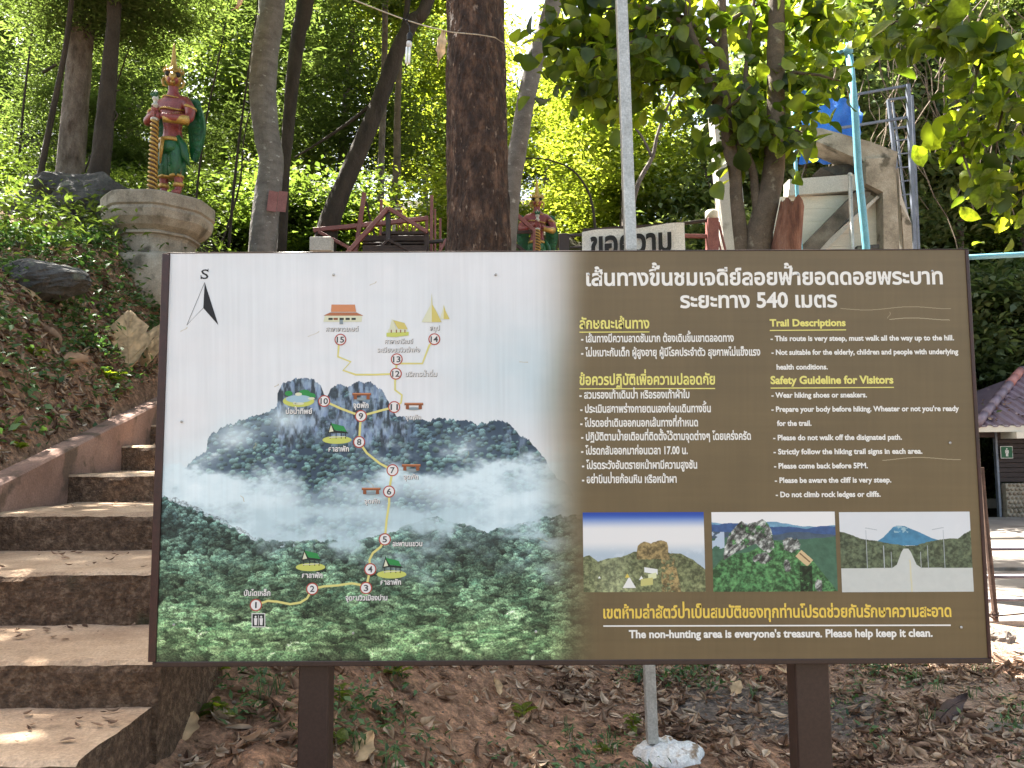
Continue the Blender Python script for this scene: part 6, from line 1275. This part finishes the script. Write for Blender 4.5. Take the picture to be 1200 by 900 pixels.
g = np.random.default_rng(100)
nofoot = lambda x, y: ((x - .80) ** 2 + (y - 4.0) ** 2) > .036
dens = lambda x, y: offstairs(x, y) * nofoot(x, y) * (.25 + .75 * sst(.45, .62, fbm(x * 2.2, y * 2.2, 77))) * np.where(x > SX0, np.where(x > .8, .25 + .75 * np.clip(np.exp(-((x - 1.6 - .2 * (y - 4)) / 1.0) ** 2) * sst(3.2, 4.1, y) * 1.3 + .7 * sst(4.6, 5.2, y) * sst(3.6, 3.0, x), 0, 1), .55), .9)
p, N_ = surf(46000, g, lambda x, y: np.where(x < SX0, np.clip(dens(x, y) * 1.7, 0, 1), dens(x, y)), -5.2, 3.7, 2.0, 7.6); litter('leaf_litter', p, N_, g.uniform(.035, .12, len(p)), g.uniform(.26, .6, len(p)), g, DL, 'scattered brown dead leaves on the earth bank')
p, N_ = surf(16000, g, lambda x, y: dens(x, y) * 1.0, -5.0, 3.6, 2.0, 7.0); litter('leaf_crumbs', p, N_, g.uniform(.012, .035, len(p)), g.uniform(.3, .8, len(p)), g, DL, 'crumbled leaf bits on the earth bank', .006, .5, .5)
def twigs(n, g, name, label, rr_=(.0015, .004), LL=(.06, .35), dn=dens):
    p, N_ = surf(n, g, dn, -5.2, 3.7, 2.0, 7.4); k = MB(); rr = random.Random(6)
    for i in range(len(p)):
        L = rr.uniform(*LL); th = rr.uniform(0, 6.28); nn = Vector(N_[i]); d_ = Vector((math.cos(th), math.sin(th), 0)); d_ -= nn * d_.dot(nn); d_.normalize(); s = nn.cross(d_); c = Vector(p[i]) + nn * .012; r_ = rr.uniform(*rr_)
        k.tube([c - d_ * L * .5 - nn * .01, c - d_ * L * .1 + s * L * rr.uniform(-.12, .12) + nn * L * .05, c + d_ * L * .5 + nn * rr.uniform(-.01, .03)], [r_, r_ * .8, r_ * .4], 4, False)
    tag(k.obj(name, M['twig']), label, None, None, 'stuff')
twigs(900, g, 'twigs', 'thin dry twigs and rootlets strewn over the bank')
twigs(60, g, 'fallen_sticks', 'longer fallen sticks lying on the bank', (.005, .011), (.3, .75))
# ground weeds
gdens = lambda x, y: offstairs(x, y) * nofoot(x, y) * np.where(x < SX0, .30 + .9 * sst(.42, .6, fbm(x * 1.7 + 4, y * 1.7, 33)) * sst(parz(y) + .12, parz(y) + .5, H(x, y)), .95 * sst(.5, .66, fbm(x * 1.9, y * 1.9, 35)) * (.25 + .75 * sst(.5, -.9, x) + .5 * sst(4.9, 5.3, y)) * sst(3.6, 2.8, x))
def weeds(name, n, g, dn, x0, x1, y0, y1, L, label, m, asp=.45, hgt=.07, per=7, up=.5):
    p, N_ = surf(n, g, dn, x0, x1, y0, y1); c = np.repeat(p, per, 0); nn = np.repeat(N_, per, 0); k = len(c); h = g.random((k, 1)) * hgt
    c = c + np.stack([g.normal(size=k), g.normal(size=k), np.zeros(k)], -1) * (hgt * .55) + nn * h * .6 + np.array([0, 0, 1]) * h * .7
    me = leaves_at(name, c, L * g.uniform(.5, 1.3, k), asp, g, droop=-up); return tag(link(name, me, m), label, None, None, 'stuff')
weeds('ground_weeds', 5200, g, gdens, -5.2, SX0 - .0, 3.5, 7.6, .062, 'low green weeds covering the left bank', LW, .5, .10)
weeds('bank_weeds', 5200, g, gdens, SX0, 3.6, 2.0, 6.6, .042, 'small green weeds dotted over the earth below the board', LW, .42, .07)
weeds('hill_undergrowth', 7000, g, lambda x, y: offstairs(x, y) * (y > 6.3) * (x < 2.6) * ~((x > -3.8) & (y < 12.2)), -11, 2.6, 6.3, 15, .10, 'dense low undergrowth on the wooded hillside', LM, .4, .30, 7)
# grass tufts
def grass(name, n, g, dn, box, L, label):
    p, N_ = surf(n, g, dn, *box); V = []; 
    c = np.repeat(p, 12, 0); k = len(c); th = g.random(k) * 6.28; d_ = np.stack([np.cos(th), np.sin(th), np.zeros(k)], -1); s = np.stack([-np.sin(th), np.cos(th), np.zeros(k)], -1) * .0022
    LL = (L * g.uniform(.5, 1.3, k))[:, None]; c = c + np.stack([g.normal(size=k), g.normal(size=k), np.zeros(k)], -1) * .018
    a = c + d_ * LL * .25 + np.array([0, 0, .7]) * LL; b_ = c + d_ * LL * .75 + np.array([0, 0, .75]) * LL
    V = np.stack([c - s, c + s, a + s * .8, a - s * .8, b_], 1).reshape(-1, 3); i_ = np.arange(k)[:, None] * 5
    me = meshnp(name, V, [tuple(q) for q in (i_ + np.array([[0, 1, 2, 3]]))] + [tuple(q) for q in (i_ + np.array([[3, 2, 4]]))]); return tag(link(name, me, LW), label, None, None, 'stuff')
grass('grass_tufts', 900, g, lambda x, y: offstairs(x, y) * np.where(x > SX0, gdens(x, y) * .9 + .45 * np.exp(-((x - 2.6) / .8) ** 2 - ((y - 4.9) / .6) ** 2), .15), (-4.5, 3.8, 2.0, 6.8), .10, 'thin grass tufts on the bank and path edge')
# notable plants
def rosette(px, py, n, L, label, rz=0, m=None, seed=0, hgt=.06, name='weed_plant'):
    q = onb(px, py); o = thing(name, q, label, 'plant'); rr = random.Random(seed)
    off(MB().tube([q - Vector((0, 0, .02)), q + Vector((0, -.01, hgt))], [.004, .003], 6).obj('stem', M['twig'], o), o)
    for i in range(n):
        th = i * 2.4 + rr.uniform(-.3, .3); me = rr.choice(BLM[:6]); l_ = bpy.data.objects.new('leaf', me); COL.objects.link(l_); l_.parent = o; s = L * rr.uniform(.7, 1.2)
        l_.scale = (s, s, s); l_.location = (math.cos(th) * .01, math.sin(th) * .01, hgt * (.3 + .7 * i / n)); l_.rotation_euler = (rr.uniform(.1, .7), rr.uniform(-.3, .3), th)
    return o
rosette(128, 448, 9, .13, 'bluish green long leaved plant below the big dry leaf on the left bank', seed=1, hgt=.07)
rosette(136, 466, 6, .06, 'tiny pale green seedling at the edge of the parapet', seed=2, hgt=.03)
rosette(14, 508, 6, .07, 'small three lobed weed at the far left above the parapet', seed=3, hgt=.04)
rosette(22, 528, 7, .06, 'small bright weed lowest on the left bank', seed=13, hgt=.04)
rosette(398, 832, 11, .06, 'dark green leafy weed just right of the left post', seed=4, hgt=.10)
rosette(394, 880, 8, .06, 'pale round leaved weed at the foot of the left post', seed=5, hgt=.07)
rosette(466, 800, 9, .08, 'sprig with long blue green leaves under the lower rail of the board', seed=6, hgt=.10)
rosette(742, 862, 16, .05, 'bushy green weed growing against the white footing', seed=7, hgt=.11)
rosette(250, 800, 12, .06, 'bright green weed left of the left post under the board', seed=8, hgt=.08)
rosette(255, 842, 12, .06, 'spreading weed lower on the bank between the stairs and the left post', seed=9, hgt=.06)
rosette(612, 842, 7, .08, 'single broad leaved weed midway between the posts', seed=10, hgt=.05)
rosette(706, 884, 9, .05, 'small weed at the bottom edge left of the white footing', seed=11, hgt=.04)
rosette(40, 420, 8, .08, 'leafy weed on the left bank among the curled dead leaves', seed=12, hgt=.06)
def gl(px, py, L, label, eul, seed, wd=.36, curl=.6, m=None, up=.03):
    q = onb(px, py); return dry_leaf('fallen_leaf', q + Vector((0, -.02, up)), L, label, eul, seed, wd, curl, m=m)
gl(152, 424, .56, 'very large upright tan dead leaf, left lobe of the pair beside the board', (R(74), R(-6), R(14)), 1, .34, .4, up=.17)
gl(172, 432, .60, 'very large tan dead leaf with raised veins, right one of the pair beside the board', (R(66), R(22), R(-30)), 2, .36, .4, up=.15)
gl(32, 346, .22, 'light tan crumpled dead leaf below the dark rock', (R(40), R(10), R(70)), 3, .4, .8)
gl(44, 352, .18, 'pale folded dead leaf touching the crumpled one below the dark rock', (R(60), R(-20), R(110)), 4, .4, .7)
gl(84, 438, .26, 'long curled brown dead leaf in the middle of the left bank', (R(25), R(20), R(-60)), 6, .3, 1.2, m=DL)
gl(60, 402, .22, 'dark rolled dead leaf above the long curled one', (R(30), R(-20), R(75)), 7, .3, 1.3, m=DL)
gl(83, 434, .10, 'small tan upright dead leaf standing on the left bank', (R(70), R(0), R(10)), 8, .4, .4)
gl(457, 779, .07, 'small yellow tan leaf just under the board right of the left post', (R(60), R(10), R(30)), 9, .4, .3)
gl(426, 886, .14, 'crumpled tan dead leaf at the bottom right of the left post', (R(30), R(10), R(-20)), 10, .5, .9)
gl(582, 812, .10, 'pale curled leaf midway along the bank under the board', (R(40), R(10), R(40)), 12, .4, .8)
gl(862, 812, .12, 'pale split dead leaf right of the steel pole', (R(50), R(20), R(-30)), 14, .4, .7)
gl(916, 790, .10, 'flat tan dead leaf left of the right post', (R(30), R(10), R(60)), 15, .5, .3)
gl(1112, 842, .30, 'large dark brown curled leaf at the lower right', (R(25), R(10), R(-65)), 16, .34, 1.1, m=M['darkwood'])
gl(1178, 828, .14, 'thin pale brown leaf above the flat grey stone', (R(20), R(5), R(-80)), 17, .22, .5)
gl(1127, 882, .06, 'tiny cream leaf on the bare trodden earth', (R(30), R(5), R(20)), 18, .4, .3)
gl(222, 862, .12, 'tan folded leaf on the bank beside the lowest visible step', (R(40), R(15), R(10)), 19, .4, .7)
# pebbles
k = MB(); p, N_ = surf(700, g, lambda x, y: offstairs(x, y) * (x > SX0 - 3), -4, 3.6, 2.0, 6.5); r6 = random.Random(3)
for q in p: s = r6.uniform(.004, .014); k.ball(q + np.array([0, 0, s * .3]), (s, s * r6.uniform(.6, 1), s * .7), seg=6, ring=4)
tag(k.obj('pebbles', M['cobble']), 'small pebbles in the red earth', None, None, 'stuff')
k = MB(); p, N_ = surf(5200, g, lambda x, y: offstairs(x, y) * nofoot(x, y) * (.4 + .6 * sst(.45, .6, fbm(x * 4, y * 4, 88))), -4.6, 3.6, 2.0, 6.6)
for q in p[:3600]: s = r6.uniform(.004, .020) * r6.uniform(.5, 1); k.ball(q + np.array([0, 0, s * .2]), (s, s * r6.uniform(.6, 1), s * .7), Euler((r6.uniform(0, 3),) * 3).to_matrix(), seg=5, ring=4)
M['clod'] = rough_mat('earth_clod', [(.17, .10, .065), (.34, .20, .135), (.46, .30, .21)], 3, .95, .6, 60)
tag(k.obj('earth_crumbs', M['clod']), 'loose crumbs and clods of red brown earth', None, None, 'stuff')
# grit, leaf bits and blown leaves gathered at the back of the treads
ps = []; ns = []; rr7 = random.Random(17)
for i, (y, z) in enumerate(STEPS[2:8]):
    y1 = STEPS[3 + i][0]
    for _ in range(34):
        f = rr7.random() ** .5; ps.append((rr7.uniform(max(parx(y), -3.0) + .05, SX0 - .05), y + .03 + (y1 - y - .06) * f, z + .004)); ns.append((0, 0, 1))
ps = np.array(ps); litter('tread_litter', ps, np.array(ns, float), g.uniform(.012, .05, len(ps)), g.uniform(.3, .6, len(ps)), g, DL, 'leaf bits blown onto the stair treads', .004, .3, .15)

# labels for the many trees and shrubs: kind, place between landmarks, and rank by nearness there
ZN = ((60, 'at the far left edge'), (165, 'left of the left statue'), (300, 'between the left statue and the grey trunk'), (380, 'just right of the grey trunk'), (520, 'behind the timber stair'), (600, 'hidden behind the thick brown trunk'),
      (735, 'just left of the steel pole'), (850, 'just right of the steel pole'), (930, 'behind the multi stemmed tree'), (1060, 'behind the concrete structure'), (1130, 'right of the steel tower'), (1e9, 'beyond the restroom hut'))
ORD = ('nearest', 'second nearest', 'third nearest', 'fourth nearest', 'fifth nearest', 'sixth nearest', 'seventh nearest', 'eighth nearest', 'ninth nearest', 'tenth nearest', 'farthest')
bins = {}
for o in list(COL.objects):
    if o.parent is None and o.get('group') and o.get('category') in ('tree', 'shrub') and o.name.split('.')[0] in ('forest_tree', 'shrub'):
        u_ = 600 + o.location.x / o.location.y * FPX; zone = next(t for lim, t in ZN if u_ < lim)
        mesh = (o.data or next(c.data for c in o.children if c.name.startswith('crown'))); mt = mesh.materials[0].name
        kd = {'leaf_sunlit': 'yellow green', 'leaf_mid': 'mid green', 'leaf_feathery': 'fine leaved', 'leaf_grey_green': 'grey green'}[mt]
        bins.setdefault((o['category'], kd, zone), []).append(o)
for (c, kd, zone), L in bins.items():
    L.sort(key=lambda o: o.location.y)
    for i, o in enumerate(L): o['label'] = (ORD[min(i, 10)] + ' ' + kd + ' ' + c + ' ' + zone) if len(L) > 1 else (kd + ' forest ' + c + ' ' + zone)
bpy.data.scenes.remove(TMP)
